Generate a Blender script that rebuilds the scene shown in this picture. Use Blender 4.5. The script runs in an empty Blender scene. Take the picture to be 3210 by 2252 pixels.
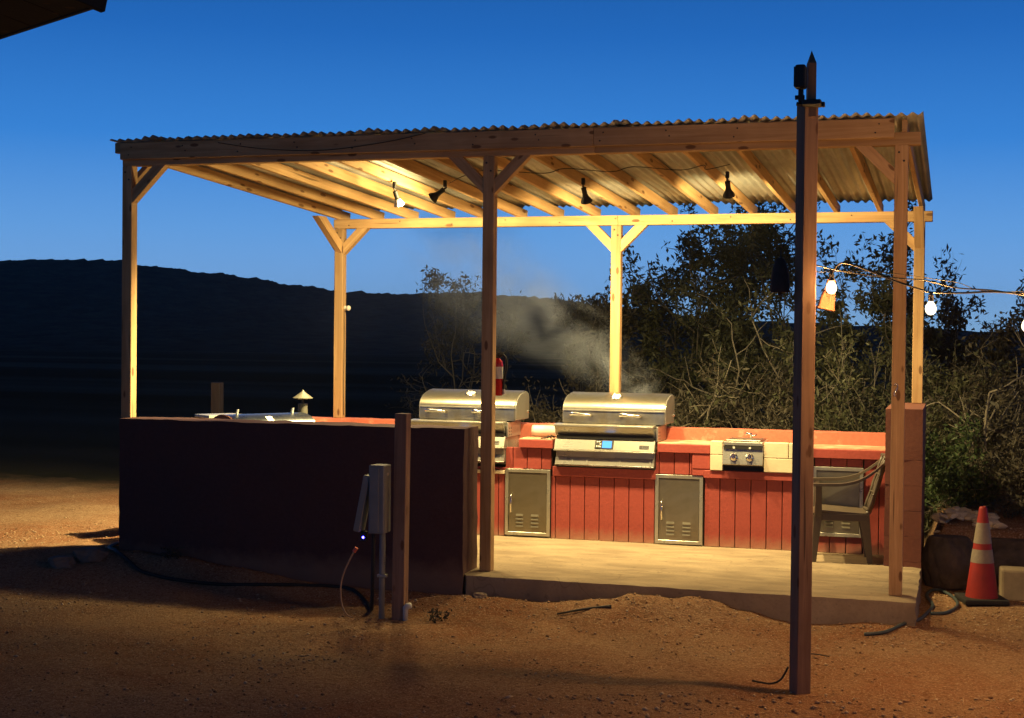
import bpy, bmesh, math, random
import numpy as np
from mathutils import Vector, Matrix, Euler, noise as mnoise

random.seed(7)
RNG = np.random.default_rng(7)
scene = bpy.context.scene
COL = scene.collection
PI = math.pi

# ------------------------------------------------------------------ camera
cam_d = bpy.data.cameras.new('camera')
cam = bpy.data.objects.new('camera', cam_d)
COL.objects.link(cam)
cam_d.sensor_width = 36.0
cam_d.lens = 51.32
cam_d.clip_start = 0.05
cam_d.clip_end = 3000.0
_yaw, _pit, _rol = 0.2951, 0.0170, 0.0100
_f = Vector((-math.sin(_yaw) * math.cos(_pit), math.cos(_yaw) * math.cos(_pit), -math.sin(_pit)))
_r0 = Vector((math.cos(_yaw), math.sin(_yaw), 0))
_u0 = _r0.cross(_f)
_r = _r0 * math.cos(_rol) + _u0 * math.sin(_rol)
_u = -_r0 * math.sin(_rol) + _u0 * math.cos(_rol)
cam.matrix_world = Matrix(((_r.x, _u.x, -_f.x, 3.4256), (_r.y, _u.y, -_f.y, -10.4704),
                           (_r.z, _u.z, -_f.z, 1.7942), (0, 0, 0, 1)))
scene.camera = cam

# ------------------------------------------------------------------ dusk sky
def lin(*c):
    return tuple(((v / 255) / 12.92 if v / 255 < 0.04045 else ((v / 255 + 0.055) / 1.055) ** 2.4) for v in c)
world = bpy.data.worlds.new('World')
scene.world = world
world.use_nodes = True
wt = world.node_tree
wt.nodes.clear()
w_out = wt.nodes.new('ShaderNodeOutputWorld')
w_bg = wt.nodes.new('ShaderNodeBackground')
w_tc = wt.nodes.new('ShaderNodeTexCoord')
w_sep = wt.nodes.new('ShaderNodeSeparateXYZ')
w_ramp = wt.nodes.new('ShaderNodeValToRGB')
wt.links.new(w_tc.outputs['Generated'], w_sep.inputs[0])
wt.links.new(w_sep.outputs['Z'], w_ramp.inputs[0])
# afterglow: the sky is brightest over the hill where the sun went down and dims towards the far side
w_dot = wt.nodes.new('ShaderNodeVectorMath'); w_dot.operation = 'DOT_PRODUCT'
w_dot.inputs[1].default_value = (-0.29, 0.957, 0.0)
wt.links.new(w_tc.outputs['Generated'], w_dot.inputs[0])
w_mr = wt.nodes.new('ShaderNodeMapRange'); w_mr.interpolation_type = 'SMOOTHSTEP'
for _i, _v in enumerate((-1.0, 0.9, 0.48, 1.0)):
    w_mr.inputs[_i + 1].default_value = _v
wt.links.new(w_dot.outputs['Value'], w_mr.inputs[0])
w_mul = wt.nodes.new('ShaderNodeVectorMath'); w_mul.operation = 'SCALE'
wt.links.new(w_ramp.outputs[0], w_mul.inputs[0]); wt.links.new(w_mr.outputs[0], w_mul.inputs['Scale'])
wt.links.new(w_mul.outputs[0], w_bg.inputs[0])
wt.links.new(w_bg.outputs[0], w_out.inputs[0])
_els = w_ramp.color_ramp.elements
_stops = [(0.0, (138, 184, 228)), (0.035, (122, 176, 236)), (0.07, (102, 164, 232)), (0.13, (58, 134, 218)),
          (0.20, (36, 106, 190)), (0.26, (26, 86, 162)), (0.45, (10, 38, 84)), (1.0, (3, 11, 30))]
while len(_els) < len(_stops):
    _els.new(0.5)
for e, (p, c) in zip(_els, _stops):
    e.position = p
    e.color = (*lin(*c), 1)
w_bg.inputs[1].default_value = 1.0

# ------------------------------------------------------------------ exposure
scene.view_settings.view_transform = 'Standard'
scene.view_settings.look = 'None'
scene.view_settings.exposure = 0.0
scene.view_settings.gamma = 1.0
scene.view_settings.use_curve_mapping = False
scene.cycles.max_bounces = 7
scene.cycles.volume_bounces = 0
scene.cycles.use_denoising = True
scene.cycles.sample_clamp_indirect = 4.0
scene.cycles.volume_step_rate = 1.0

# lamp strengths (watts) used by the lamp builders further down
FLOOD_COL = (1.0, 0.76, 0.33)
BULB_COL = (1.0, 0.52, 0.17)
FLOOD_W = {'a': 300, 'b': 2500, 'c': 330, 'd': 420}
SPILL_W = {'a': 190, 'b': 110, 'c': 190, 'd': 200}
BULB_W = 150

# ================================================================== helpers
WM = {}

def place(o, M=None, parent=None):
    M = M or Matrix.Identity(4)
    COL.objects.link(o)
    if parent is not None:
        o.parent = parent
        o.matrix_parent_inverse = WM[parent.name].inverted()
    o.matrix_basis = M
    WM[o.name] = M.copy()
    return o

def tag(o, label=None, cat=None, group=None, kind=None):
    if label: o['label'] = label
    if cat: o['category'] = cat
    if group: o['group'] = group
    if kind: o['kind'] = kind
    return o

def thing(name, loc, label, cat, group=None, rz=0.0):
    o = bpy.data.objects.new(name, None)
    o.empty_display_size = 0.1
    place(o, Matrix.Translation(loc) @ Matrix.Rotation(rz, 4, 'Z'))
    return tag(o, label, cat, group)

def frame(org, x, z=(0, 0, 1)):
    x = Vector(x).normalized(); z = Vector(z)
    y = z.cross(x)
    if y.length < 1e-4:
        y = Vector((0, 1, 0)).cross(x) if abs(x.y) < 0.9 else Vector((1, 0, 0)).cross(x)
    y.normalize(); z = x.cross(y)
    return Matrix(((x.x, y.x, z.x, org[0]), (x.y, y.y, z.y, org[1]), (x.z, y.z, z.z, org[2]), (0, 0, 0, 1)))

class MB:
    def __init__(s): s.v = []; s.f = []
    def add(s, vs, fs):
        n = len(s.v); s.v += [tuple(v) for v in vs]; s.f += [tuple(i + n for i in f) for f in fs]; return s
    def box(s, a, b, M=None):
        vs = [(x, y, z) for z in (a[2], b[2]) for y in (a[1], b[1]) for x in (a[0], b[0])]
        if M is not None: vs = [M @ Vector(v) for v in vs]
        return s.add(vs, [(0, 2, 3, 1), (4, 5, 7, 6), (0, 1, 5, 4), (2, 6, 7, 3), (0, 4, 6, 2), (1, 3, 7, 5)])
    def prism(s, prof, x0, x1, M=None):
        # profile of (y, z) points, counter-clockwise seen from +x, extruded along x
        n = len(prof)
        vs = [(x0, y, z) for y, z in prof] + [(x1, y, z) for y, z in prof]
        if M is not None: vs = [M @ Vector(v) for v in vs]
        fs = [(i, (i + 1) % n, n + (i + 1) % n, n + i) for i in range(n)]
        return s.add(vs, fs + [tuple(range(n))[::-1], tuple(range(n, 2 * n))])
    def tube(s, pts, r, n=6, caps=True, rs=None):
        pts = [Vector(p) for p in pts]
        rs = rs if rs is not None else [r] * len(pts)
        ref = None; vs = []
        for i, p in enumerate(pts):
            d = (pts[min(i + 1, len(pts) - 1)] - pts[max(i - 1, 0)])
            d = d.normalized() if d.length > 1e-9 else Vector((0, 0, 1))
            if ref is None:
                ref = Vector((1, 0, 0)) if abs(d.x) < 0.8 else Vector((0, 1, 0))
            a = (ref - d * ref.dot(d)).normalized(); b = d.cross(a); ref = a
            for k in range(n):
                t = 2 * PI * k / n
                vs.append(p + (a * math.cos(t) + b * math.sin(t)) * rs[i])
        fs = []
        for i in range(len(pts) - 1):
            for k in range(n):
                k2 = (k + 1) % n
                fs.append((i * n + k, i * n + k2, (i + 1) * n + k2, (i + 1) * n + k))
        if caps:
            fs.append(tuple(range(n))[::-1]); fs.append(tuple((len(pts) - 1) * n + k for k in range(n)))
        return s.add(vs, fs)
    def lathe(s, prof, n=20, M=None, capped=True):
        # profile (r, z) bottom to top about local z
        vs = []
        for r, z in prof:
            for k in range(n):
                t = 2 * PI * k / n
                vs.append(Vector((r * math.cos(t), r * math.sin(t), z)))
        if M is not None: vs = [M @ v for v in vs]
        fs = []
        for i in range(len(prof) - 1):
            for k in range(n):
                k2 = (k + 1) % n
                fs.append((i * n + k, i * n + k2, (i + 1) * n + k2, (i + 1) * n + k))
        if capped:
            fs.append(tuple(range(n))[::-1]); fs.append(tuple((len(prof) - 1) * n + k for k in range(n)))
        return s.add(vs, fs)
    def build(s, name, mat, parent=None, M=None, bevel=0.0, seg=1, smooth=False, local=False):
        me = bpy.data.meshes.new(name)
        vs = s.v
        me.from_pydata([tuple(v) for v in vs], [], s.f)
        if M is not None and not local:
            me.transform(M.inverted())
        if bevel > 0:
            bm = bmesh.new(); bm.from_mesh(me)
            bmesh.ops.remove_doubles(bm, verts=bm.verts, dist=1e-6)
            es = [e for e in bm.edges if len(e.link_faces) == 2 and e.calc_face_angle(0) > 0.5]
            bmesh.ops.bevel(bm, geom=es, offset=bevel, segments=seg, affect='EDGES', profile=0.6, clamp_overlap=True)
            bm.to_mesh(me); bm.free()
        if smooth:
            me.polygons.foreach_set('use_smooth', [True] * len(me.polygons))
        me.materials.append(mat)
        me.update()
        o = bpy.data.objects.new(name, me)
        place(o, M, parent)
        return o

def smooth_by_angle(o, deg=35):
    me = o.data
    me.polygons.foreach_set('use_smooth', [True] * len(me.polygons))
    bm = bmesh.new(); bm.from_mesh(me)
    for e in bm.edges:
        if len(e.link_faces) == 2 and e.calc_face_angle(0) > math.radians(deg):
            e.smooth = False
    bm.to_mesh(me); bm.free()
    return o

def beam(name, p0, p1, w, h, mat, parent, up=(0, 0, 1), bev=0.004):
    """timber from p0 to p1 (centre line), grain along its own x axis"""
    p0, p1 = Vector(p0), Vector(p1)
    L = (p1 - p0).length
    M = frame(p0, p1 - p0, up)
    return MB().box((0, -w / 2, -h / 2), (L, w / 2, h / 2)).build(name, mat, parent, M, bevel=bev, local=True)

def pipe(name, pts, r, mat, parent=None, n=7, rs=None, smooth=True):
    return MB().tube(pts, r, n, rs=rs).build(name, mat, parent, Matrix.Translation(pts[0]), smooth=smooth)

def spline(ctrl, per=6):
    P = [Vector(p) for p in ctrl]; out = []
    for i in range(len(P) - 1):
        a, b, c, d = P[max(i - 1, 0)], P[i], P[i + 1], P[min(i + 2, len(P) - 1)]
        for k in range(per):
            t = k / per
            out.append(0.5 * ((2 * b) + (c - a) * t + (2 * a - 5 * b + 4 * c - d) * t * t + (3 * b - a - 3 * c + d) * t ** 3))
    return out + [P[-1]]

# ================================================================== materials
class NT:
    def __init__(s, name):
        s.m = bpy.data.materials.new(name); s.m.use_nodes = True
        s.t = s.m.node_tree; s.n = s.t.nodes; s.n.clear()
        s.out = s.n.new('ShaderNodeOutputMaterial')
        s.b = s.n.new('ShaderNodeBsdfPrincipled')
        s.t.links.new(s.b.outputs[0], s.out.inputs[0])
    def l(s, a, b): s.t.links.new(a, b)
    def node(s, kind, **kw):
        n = s.n.new(kind)
        for k, v in kw.items(): setattr(n, k, v)
        return n
    def coord(s, kind='Object', scale=(1, 1, 1), rand=False):
        tc = s.node('ShaderNodeTexCoord'); mp = s.node('ShaderNodeMapping')
        mp.inputs['Scale'].default_value = scale
        s.l(tc.outputs[kind], mp.inputs[0])
        if rand:
            oi = s.node('ShaderNodeObjectInfo'); m = s.node('ShaderNodeMath', operation='MULTIPLY')
            m.inputs[1].default_value = 37.0
            s.l(oi.outputs['Random'], m.inputs[0]); cb = s.node('ShaderNodeCombineXYZ')
            for i in range(3): s.l(m.outputs[0], cb.inputs[i])
            s.l(cb.outputs[0], mp.inputs['Location'])
        return mp.outputs[0]
    def noise(s, vec, scale, detail=4, rough=0.55, dist=0.0):
        n = s.node('ShaderNodeTexNoise'); n.inputs['Scale'].default_value = scale
        n.inputs['Detail'].default_value = detail; n.inputs['Roughness'].default_value = rough
        n.inputs['Distortion'].default_value = dist
        s.l(vec, n.inputs['Vector']); return n.outputs['Fac']
    def ramp(s, fac, stops):
        r = s.node('ShaderNodeValToRGB'); e = r.color_ramp.elements
        while len(e) < len(stops): e.new(0.5)
        for el, (p, c) in zip(e, stops):
            el.position = p; el.color = (*c, 1) if not isinstance(c, (int, float)) else (c, c, c, 1)
        s.l(fac, r.inputs[0]); return r.outputs[0]
    def mix(s, fac, a, b, mode='MIX'):
        m = s.node('ShaderNodeMix', data_type='RGBA', blend_type=mode)
        for sock, v in ((m.inputs[0], fac), (m.inputs[6], a), (m.inputs[7], b)):
            if hasattr(v, 'links'): s.l(v, sock)
            elif isinstance(v, (int, float)): sock.default_value = v
            else: sock.default_value = (*v, 1)
        return m.outputs[2]
    def math(s, op, a, b=None, clamp=False):
        m = s.node('ShaderNodeMath', operation=op, use_clamp=clamp)
        for i, v in enumerate((a, b)):
            if v is None: continue
            if hasattr(v, 'links'): s.l(v, m.inputs[i])
            else: m.inputs[i].default_value = v
        return m.outputs[0]
    def set(s, color=None, rough=None, metal=None, spec=None):
        for key, v in (('Base Color', color), ('Roughness', rough), ('Metallic', metal), ('Specular IOR Level', spec)):
            if v is None: continue
            sock = s.b.inputs[key]
            if hasattr(v, 'links'): s.l(v, sock)
            elif isinstance(v, (int, float)): sock.default_value = v
            else: sock.default_value = (*v, 1)
        return s
    def bump(s, h, strength=0.3, dist=0.01):
        b = s.node('ShaderNodeBump'); b.inputs['Strength'].default_value = strength
        b.inputs['Distance'].default_value = dist
        s.l(h, b.inputs['Height']); s.l(b.outputs[0], s.b.inputs['Normal']); return s

def m_wood(name, light, dark, knot=(0.10, 0.04, 0.015), wear=0.0):
    t = NT(name)
    v = t.coord('Object', (1, 1, 1), rand=True)
    mp = t.node('ShaderNodeMapping'); mp.inputs['Scale'].default_value = (0.9, 16, 16); t.l(v, mp.inputs[0])
    g = t.noise(mp.outputs[0], 1.6, 5, 0.6, 0.9)
    mp2 = t.node('ShaderNodeMapping'); mp2.inputs['Scale'].default_value = (3, 130, 130); t.l(v, mp2.inputs[0])
    f = t.noise(mp2.outputs[0], 1.0, 2, 0.5)
    col = t.mix(t.ramp(g, [(0.3, 0.0), (0.7, 1.0)]), dark, light)
    col = t.mix(t.math('MULTIPLY', f, 0.35), col, tuple(c * 0.7 for c in dark))
    # knots
    mp3 = t.node('ShaderNodeMapping'); mp3.inputs['Scale'].default_value = (5.5, 15, 15); t.l(v, mp3.inputs[0])
    vo = t.node('ShaderNodeTexVoronoi', feature='F1'); vo.inputs['Scale'].default_value = 0.75
    t.l(mp3.outputs[0], vo.inputs['Vector'])
    k = t.ramp(vo.outputs['Distance'], [(0.13, 1.0), (0.185, 0.0)])
    col = t.mix(t.math('MULTIPLY', k, 0.85), col, knot)
    mp4 = t.node('ShaderNodeMapping'); mp4.inputs['Scale'].default_value = (1.1, 42, 42); t.l(v, mp4.inputs[0])
    sp_ = t.ramp(t.noise(mp4.outputs[0], 1.0, 2, 0.5, 0.2), [(0.69, 0.0), (0.74, 0.8)])
    col = t.mix(sp_, col, tuple(c * 0.25 for c in dark))
    big = t.noise(v, 2.3, 3, 0.6)
    col = t.mix(t.ramp(big, [(0.45, 0.0), (0.75, 0.45)]), col, tuple(c * 0.55 for c in dark))
    oi = t.node('ShaderNodeObjectInfo')
    br = t.math('MULTIPLY_ADD', oi.outputs['Random'], 0.3); br.node.inputs[2].default_value = 0.85
    hs = t.node('ShaderNodeHueSaturation'); t.l(col, hs.inputs['Color']); t.l(br, hs.inputs['Value'])
    t.set(hs.outputs[0], 0.72, 0, 0.3).bump(t.math('ADD', g, f), 0.25, 0.004)
    return t.m

def m_plain(name, c, rough=0.6, metal=0.0, var=0.25, scale=8.0, bump=0.15, spec=0.4):
    t = NT(name); v = t.coord('Object')
    n = t.noise(v, scale, 5, 0.6)
    col = t.mix(t.ramp(n, [(0.3, 0.0), (0.75, 1.0)]), tuple(x * (1 - var) for x in c), tuple(min(1, x * (1 + var)) for x in c))
    t.set(col, rough, metal, spec).bump(t.noise(v, scale * 9, 3), bump, 0.003)
    return t.m

def m_emit(name, c, s):
    t = NT(name)
    t.b.inputs['Base Color'].default_value = (0, 0, 0, 1)
    t.b.inputs['Specular IOR Level'].default_value = 0.1
    t.b.inputs['Emission Color'].default_value = (*c, 1)
    t.b.inputs['Emission Strength'].default_value = s
    return t.m

def m_paint(name, c, worn, rough=0.65, wear=0.62, dust=None):
    """paint over masonry or timber, rubbed through in patches"""
    t = NT(name); v = t.coord('Object')
    n = t.noise(v, 5.5, 6, 0.65); n2 = t.noise(v, 38, 4, 0.6)
    col = t.mix(t.ramp(n2, [(0.35, 0.0), (0.7, 0.6)]), c, tuple(x * 0.72 for x in c))
    col = t.mix(t.ramp(n, [(wear, 0.0), (wear + 0.16, 0.75)]), col, worn)
    if dust:   # soil splashed on the foot of the boards
        sx = t.node('ShaderNodeSeparateXYZ'); t.l(v, sx.inputs[0])
        hgt = t.math('SUBTRACT', sx.outputs['Z'], t.math('MULTIPLY', t.noise(v, 9, 4, 0.7), 0.16))
        col = t.mix(t.ramp(t.math('ADD', hgt, 0.5), [(0.40, 0.7), (0.53, 0.0)]), col, dust)
    t.set(col, rough, 0, 0.35).bump(n2, 0.35, 0.006)
    return t.m

def m_steel(name, c=(0.46, 0.445, 0.40), rough=0.27, stain=0.5, axis=(2, 60, 60), metal=0.70):
    t = NT(name); v = t.coord('Object')
    mp = t.node('ShaderNodeMapping'); mp.inputs['Scale'].default_value = axis; t.l(v, mp.inputs[0])
    br = t.noise(mp.outputs[0], 6, 3, 0.6)
    sm = t.noise(v, 4.5, 5, 0.65, 0.6)
    col = t.mix(t.ramp(sm, [(0.40, 0.0), (0.72, stain)]), c, tuple(x * k for x, k in zip(c, (0.62, 0.54, 0.40))))
    ro = t.math('ADD', t.math('MULTIPLY', sm, 0.22), t.math('MULTIPLY', br, 0.12))
    t.set(col, t.math('ADD', ro, rough - 0.14), metal).bump(br, 0.05, 0.002)
    return t.m

M_PINE = m_wood('pine', (0.58, 0.38, 0.19), (0.37, 0.21, 0.09))
M_POLE = m_wood('weathered_timber', (0.30, 0.175, 0.105), (0.18, 0.095, 0.058))
M_RAFT = m_wood('rafter_pine', (0.62, 0.41, 0.20), (0.40, 0.23, 0.10))
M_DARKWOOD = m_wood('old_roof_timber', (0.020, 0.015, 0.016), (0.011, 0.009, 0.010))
M_RED = m_paint('red_paint', (0.30, 0.055, 0.043), (0.42, 0.16, 0.11), 0.6, 0.60, dust=(0.36, 0.23, 0.15))
M_REDTRIM = m_paint('red_trim_paint', (0.32, 0.058, 0.045), (0.42, 0.16, 0.10), 0.6, 0.70)
M_REDWALL = m_paint('red_masonry_paint', (0.50, 0.14, 0.09), (0.60, 0.40, 0.28), 0.7, 0.58)
M_COUNTER = m_paint('faded_counter_paint', (0.52, 0.24, 0.15), (0.66, 0.48, 0.33), 0.6, 0.45)
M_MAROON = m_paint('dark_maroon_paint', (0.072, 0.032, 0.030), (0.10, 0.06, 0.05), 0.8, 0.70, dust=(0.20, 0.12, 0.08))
M_PILLAR = m_paint('brown_block_paint', (0.22, 0.085, 0.055), (0.33, 0.2, 0.14), 0.8, 0.68)
M_CREAM = m_plain('cream_stone', (0.62, 0.52, 0.36), 0.8, 0, 0.12, 6, 0.3)
M_STEEL = m_steel('stainless_steel')
M_STEEL2 = m_steel('stainless_lid', (0.46, 0.435, 0.36), 0.32, 0.9, (1.5, 50, 50), metal=0.95)
M_DOORST = m_steel('dull_steel_door', (0.27, 0.245, 0.19), 0.34, 0.7, (40, 40, 2), metal=0.85)
M_MIRROR = m_steel('bluish_lid_steel', (0.26, 0.30, 0.36), 0.24, 0.3, metal=1.0)
M_CHROME = m_steel('polished_steel', (0.80, 0.78, 0.74), 0.16, 0.1, metal=1.0)
M_BLACK = m_plain('black_plastic', (0.016, 0.015, 0.014), 0.6, 0, 0.2)
M_DARKM = m_plain('dark_metal', (0.05, 0.045, 0.04), 0.5, 0.5, 0.3)
M_CHAIR = m_plain('dark_taupe_plastic', (0.082, 0.062, 0.045), 0.42, 0, 0.15, 9, 0.05)
M_CONE = m_plain('orange_rubber', (0.31, 0.022, 0.014), 0.55, 0, 0.2, 7, 0.1)
M_CONEW = m_paint('scuffed_white_sleeve', (0.29, 0.235, 0.17), (0.28, 0.06, 0.03), 0.5, 0.56)
M_RUBBER = m_plain('black_rubber', (0.02, 0.018, 0.017), 0.75)
M_EXT = m_plain('red_enamel', (0.45, 0.018, 0.02), 0.25, 0, 0.08)
M_WHITE = m_plain('white_plastic', (0.56, 0.54, 0.48), 0.5, 0, 0.08)
M_GREYBOX = m_plain('grey_plastic', (0.23, 0.22, 0.20), 0.6, 0, 0.15, 6, 0.1)
M_DULLGREY = m_plain('dull_grey_metal', (0.075, 0.072, 0.056), 0.6, 0.3, 0.2)
M_OLDPOST = m_wood('old_grey_timber', (0.13, 0.095, 0.075), (0.08, 0.055, 0.045))
M_RUST = m_plain('rusty_metal', (0.12, 0.045, 0.020), 0.7, 0.25, 0.45, 14, 0.4)
M_DKRUST = m_plain('dark_rust', (0.075, 0.04, 0.03), 0.8, 0.1, 0.3, 14, 0.4)
M_ROCK = m_plain('limestone', (0.66, 0.56, 0.38), 0.9, 0, 0.3, 9, 0.5)
M_DKROCK = m_plain('dark_stained_rock', (0.085, 0.065, 0.05), 0.95, 0, 0.45, 7, 0.8)
M_STONE = m_plain('brown_stone', (0.20, 0.14, 0.105), 0.95, 0, 0.3, 9, 0.6)
M_BLOCK = m_plain('cast_concrete', (0.24, 0.18, 0.115), 0.9, 0, 0.2, 9, 0.4)
M_BARK = m_plain('grey_bark', (0.135, 0.115, 0.080), 0.9, 0, 0.35, 16, 0.5)
M_PALEBARK = m_plain('pale_bark', (0.185, 0.16, 0.12), 0.9, 0, 0.3, 16, 0.5)
M_HOSE = m_plain('blue_grey_hose', (0.055, 0.075, 0.08), 0.5, 0, 0.2)
M_CORD = m_plain('tan_cord', (0.36, 0.22, 0.13), 0.6)
M_ORANGE = m_plain('orange_plug', (0.62, 0.13, 0.08), 0.5)
M_LCD = m_emit('lcd_glow', (0.10, 0.42, 1.0), 1.9)
M_LED = m_emit('blue_led', (0.06, 0.05, 1.0), 30.0)
M_BULB = m_emit('lit_bulb', (1.0, 0.84, 0.56), 2.6)
M_PARBULB = m_emit('lit_flood_lens', (1.0, 0.80, 0.45), 4.0)

def m_leaf(name, a, b):
    t = NT(name); v = t.coord('Object')
    n = t.noise(v, 3.0, 3)
    g = t.node('ShaderNodeNewGeometry')
    col = t.mix(g.outputs['Random Per Island'], a, b)
    col = t.mix(t.ramp(n, [(0.35, 0.0), (0.7, 0.5)]), col, tuple(x * 0.6 for x in a))
    t.set(col, 0.55, 0, 0.3)
    tr = t.node('ShaderNodeBsdfTranslucent'); t.l(col, tr.inputs[0])
    mx = t.node('ShaderNodeMixShader'); mx.inputs[0].default_value = 0.2
    t.l(t.b.outputs[0], mx.inputs[1]); t.l(tr.outputs[0], mx.inputs[2]); t.l(mx.outputs[0], t.out.inputs[0])
    return t.m
M_LEAF = m_leaf('mesquite_leaf', (0.050, 0.057, 0.026), (0.088, 0.086, 0.044))
M_LEAF2 = m_leaf('dry_dimmed_leaf', (0.044, 0.039, 0.026), (0.080, 0.066, 0.043))  # brown leaf; its darker tone also shades the bushes behind the counter
M_LEAF3 = m_leaf('fresh_leaf', (0.040, 0.066, 0.022), (0.066, 0.092, 0.034))

def m_ground():
    t = NT('sandy_soil'); v = t.coord('Object')
    big = t.noise(v, 0.55, 4, 0.55, 0.4); mid = t.noise(v, 2.6, 5, 0.6); fine = t.noise(v, 26, 5, 0.7); gr = t.noise(v, 70, 4, 0.75)
    c = t.mix(t.ramp(big, [(0.40, 0.0), (0.62, 1.0)]), (0.365, 0.220, 0.128), (0.275, 0.115, 0.058))
    c = t.mix(t.ramp(mid, [(0.45, 0.0), (0.75, 0.55)]), c, (0.40, 0.262, 0.155))
    c = t.mix(t.ramp(fine, [(0.38, 0.6), (0.54, 0.0)]), c, (0.17, 0.085, 0.045))
    c = t.mix(t.ramp(gr, [(0.52, 0.0), (0.66, 0.8)]), c, (0.58, 0.44, 0.29))
    c = t.mix(t.ramp(gr, [(0.32, 0.5), (0.44, 0.0)]), c, (0.15, 0.075, 0.04))
    # pasture beyond the yard
    sp = t.node('ShaderNodeTexCoord'); sx = t.node('ShaderNodeSeparateXYZ'); t.l(sp.outputs['Object'], sx.inputs[0])
    far = t.math('ADD', sx.outputs['Y'], t.math('MULTIPLY', mid, 1.6))
    far = t.ramp(t.math('DIVIDE', far, 12.0), [(0.34, 0.0), (0.47, 1.0)])
    band = t.ramp(t.noise(t.coord('Object', (0.012, 0.12, 1)), 1.0, 2), [(0.4, (0.050, 0.048, 0.032)), (0.65, (0.13, 0.115, 0.085))])
    c = t.mix(far, c, band)
    h = t.math('ADD', t.math('MULTIPLY', fine, 0.8), t.math('MULTIPLY', gr, 0.5))
    t.set(c, 0.97, 0, 0.0).bump(h, 1.0, 0.03)
    return t.m
M_SOIL = m_ground()

def m_concrete():
    t = NT('slab_concrete'); v = t.coord('Object')
    a = t.noise(t.coord('Object', (1, 2.6, 1)), 2.2, 6, 0.62, 0.5); f = t.noise(v, 42, 4, 0.65); s = t.noise(v, 11, 3)
    c = t.mix(t.ramp(a, [(0.36, 0.0), (0.66, 1.0)]), (0.215, 0.160, 0.105), (0.35, 0.270, 0.175))
    c = t.mix(t.ramp(f, [(0.35, 0.5), (0.5, 0.0)]), c, (0.24, 0.18, 0.12))
    c = t.mix(t.ramp(s, [(0.64, 0.0), (0.74, 0.75)]), c, (0.14, 0.10, 0.07))
    vc = t.node('ShaderNodeTexVoronoi', feature='DISTANCE_TO_EDGE'); vc.inputs['Scale'].default_value = 0.4
    wv = t.node('ShaderNodeVectorMath', operation='ADD'); nz = t.node('ShaderNodeTexNoise'); nz.inputs['Scale'].default_value = 3.0; t.l(v, nz.inputs['Vector'])
    t.l(v, wv.inputs[0]); t.l(nz.outputs['Color'], wv.inputs[1]); t.l(wv.outputs[0], vc.inputs['Vector'])
    c = t.mix(t.ramp(vc.outputs['Distance'], [(0.0, 0.35), (0.004, 0.0)]), c, (0.08, 0.055, 0.035))
    t.set(c, 0.85, 0, 0.25).bump(t.math('ADD', f, a), 0.35, 0.006)
    return t.m
M_SLAB = m_concrete()

def m_corr():
    t = NT('galvanised_sheet'); v = t.coord('Object')
    a = t.noise(v, 3.0, 5, 0.6); s = t.noise(t.coord('Object', (9, 1.2, 9)), 2.0, 4, 0.6)
    c = t.mix(t.ramp(a, [(0.35, 0.0), (0.7, 1.0)]), (0.36, 0.375, 0.35), (0.56, 0.565, 0.52))
    c = t.mix(t.ramp(s, [(0.58, 0.0), (0.8, 0.6)]), c, (0.24, 0.19, 0.13))
    t.set(c, 0.42, 0.55, 0.5)
    return t.m
M_CORR = m_corr()

def m_hill():
    t = NT('wooded_hill'); v = t.coord('Object')
    n = t.noise(v, 0.25, 5, 0.7)
    t.set(t.mix(t.ramp(n, [(0.4, 0.0), (0.65, 1.0)]), (0.050, 0.048, 0.038), (0.105, 0.098, 0.072)), 0.97, 0, 0.0)
    return t.m
M_HILL = m_hill()

# ================================================================== ground
def sstep(a, b, x):
    t = np.clip((x - a) / (b - a), 0, 1); return t * t * (3 - 2 * t)

def ground_z(x, y, fine=True):
    x = np.asarray(x, float); y = np.asarray(y, float)
    z = -0.20 + 0.22 * sstep(-0.9, -3.0, x) * sstep(-1.2, -0.1, y)
    z = z + 0.135 * np.exp(-((x - 1.45) / 0.70) ** 4 - ((y + 0.30) / 0.36) ** 2) * (1 + 0.16 * np.sin(x * 5.0) + 0.10 * np.sin(x * 13.0 + y * 9.0) + 0.06 * np.sin(x * 29.0 - y * 17.0))
    z = z + 0.05 * np.exp(-((x - 0.25) / 0.5) ** 2 - ((y + 0.40) / 0.25) ** 2) + 0.05 * np.exp(-((x - 2.9) / 0.35) ** 2 - ((y + 0.25) / 0.16) ** 2)
    z = z + 0.06 * np.exp(-((x + 1.4) / 1.6) ** 4 - ((y + 0.26) / 0.20) ** 2)
    bank = sstep(3.16, 3.36, x) * sstep(1.62, 1.95, y)
    z = z + 0.46 * bank + 0.10 * sstep(2.7, 6, y) * sstep(-2, 2, x)
    far = sstep(8, 40, y)
    z = z - 0.15 * far
    return z

xs = np.concatenate([-np.geomspace(600, 9.2, 26), np.arange(-9.0, 8.01, 0.06), np.geomspace(8.3, 500, 24)])
ys = np.concatenate([-np.geomspace(60, 10.7, 10), np.arange(-10.5, 9.01, 0.065), np.geomspace(9.3, 700, 34)])
gx, gy = np.meshgrid(xs, ys)
gz = ground_z(gx, gy)
def fbm_grid(gx, gy, f, seed):
    return np.array([mnoise.fractal(Vector((x * f, y * f, seed)), 1.0, 2.0, 4) for x, y in zip(gx.ravel(), gy.ravel())]).reshape(gx.shape)
near = (gx > -9.1) & (gx < 8.1) & (gy > -10.6) & (gy < 9.1)
bump = np.zeros_like(gx)
idx = np.where(near)
bump[idx] = [mnoise.fractal(Vector((x * 1.7, y * 1.7, 3.1)), 1.0, 2.1, 5) for x, y in zip(gx[idx], gy[idx])]
bump2 = np.zeros_like(gx)
bump2[idx] = [mnoise.fractal(Vector((x * 6.5, y * 6.5, 1.1)), 1.0, 2.1, 3) for x, y in zip(gx[idx], gy[idx])]
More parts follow.
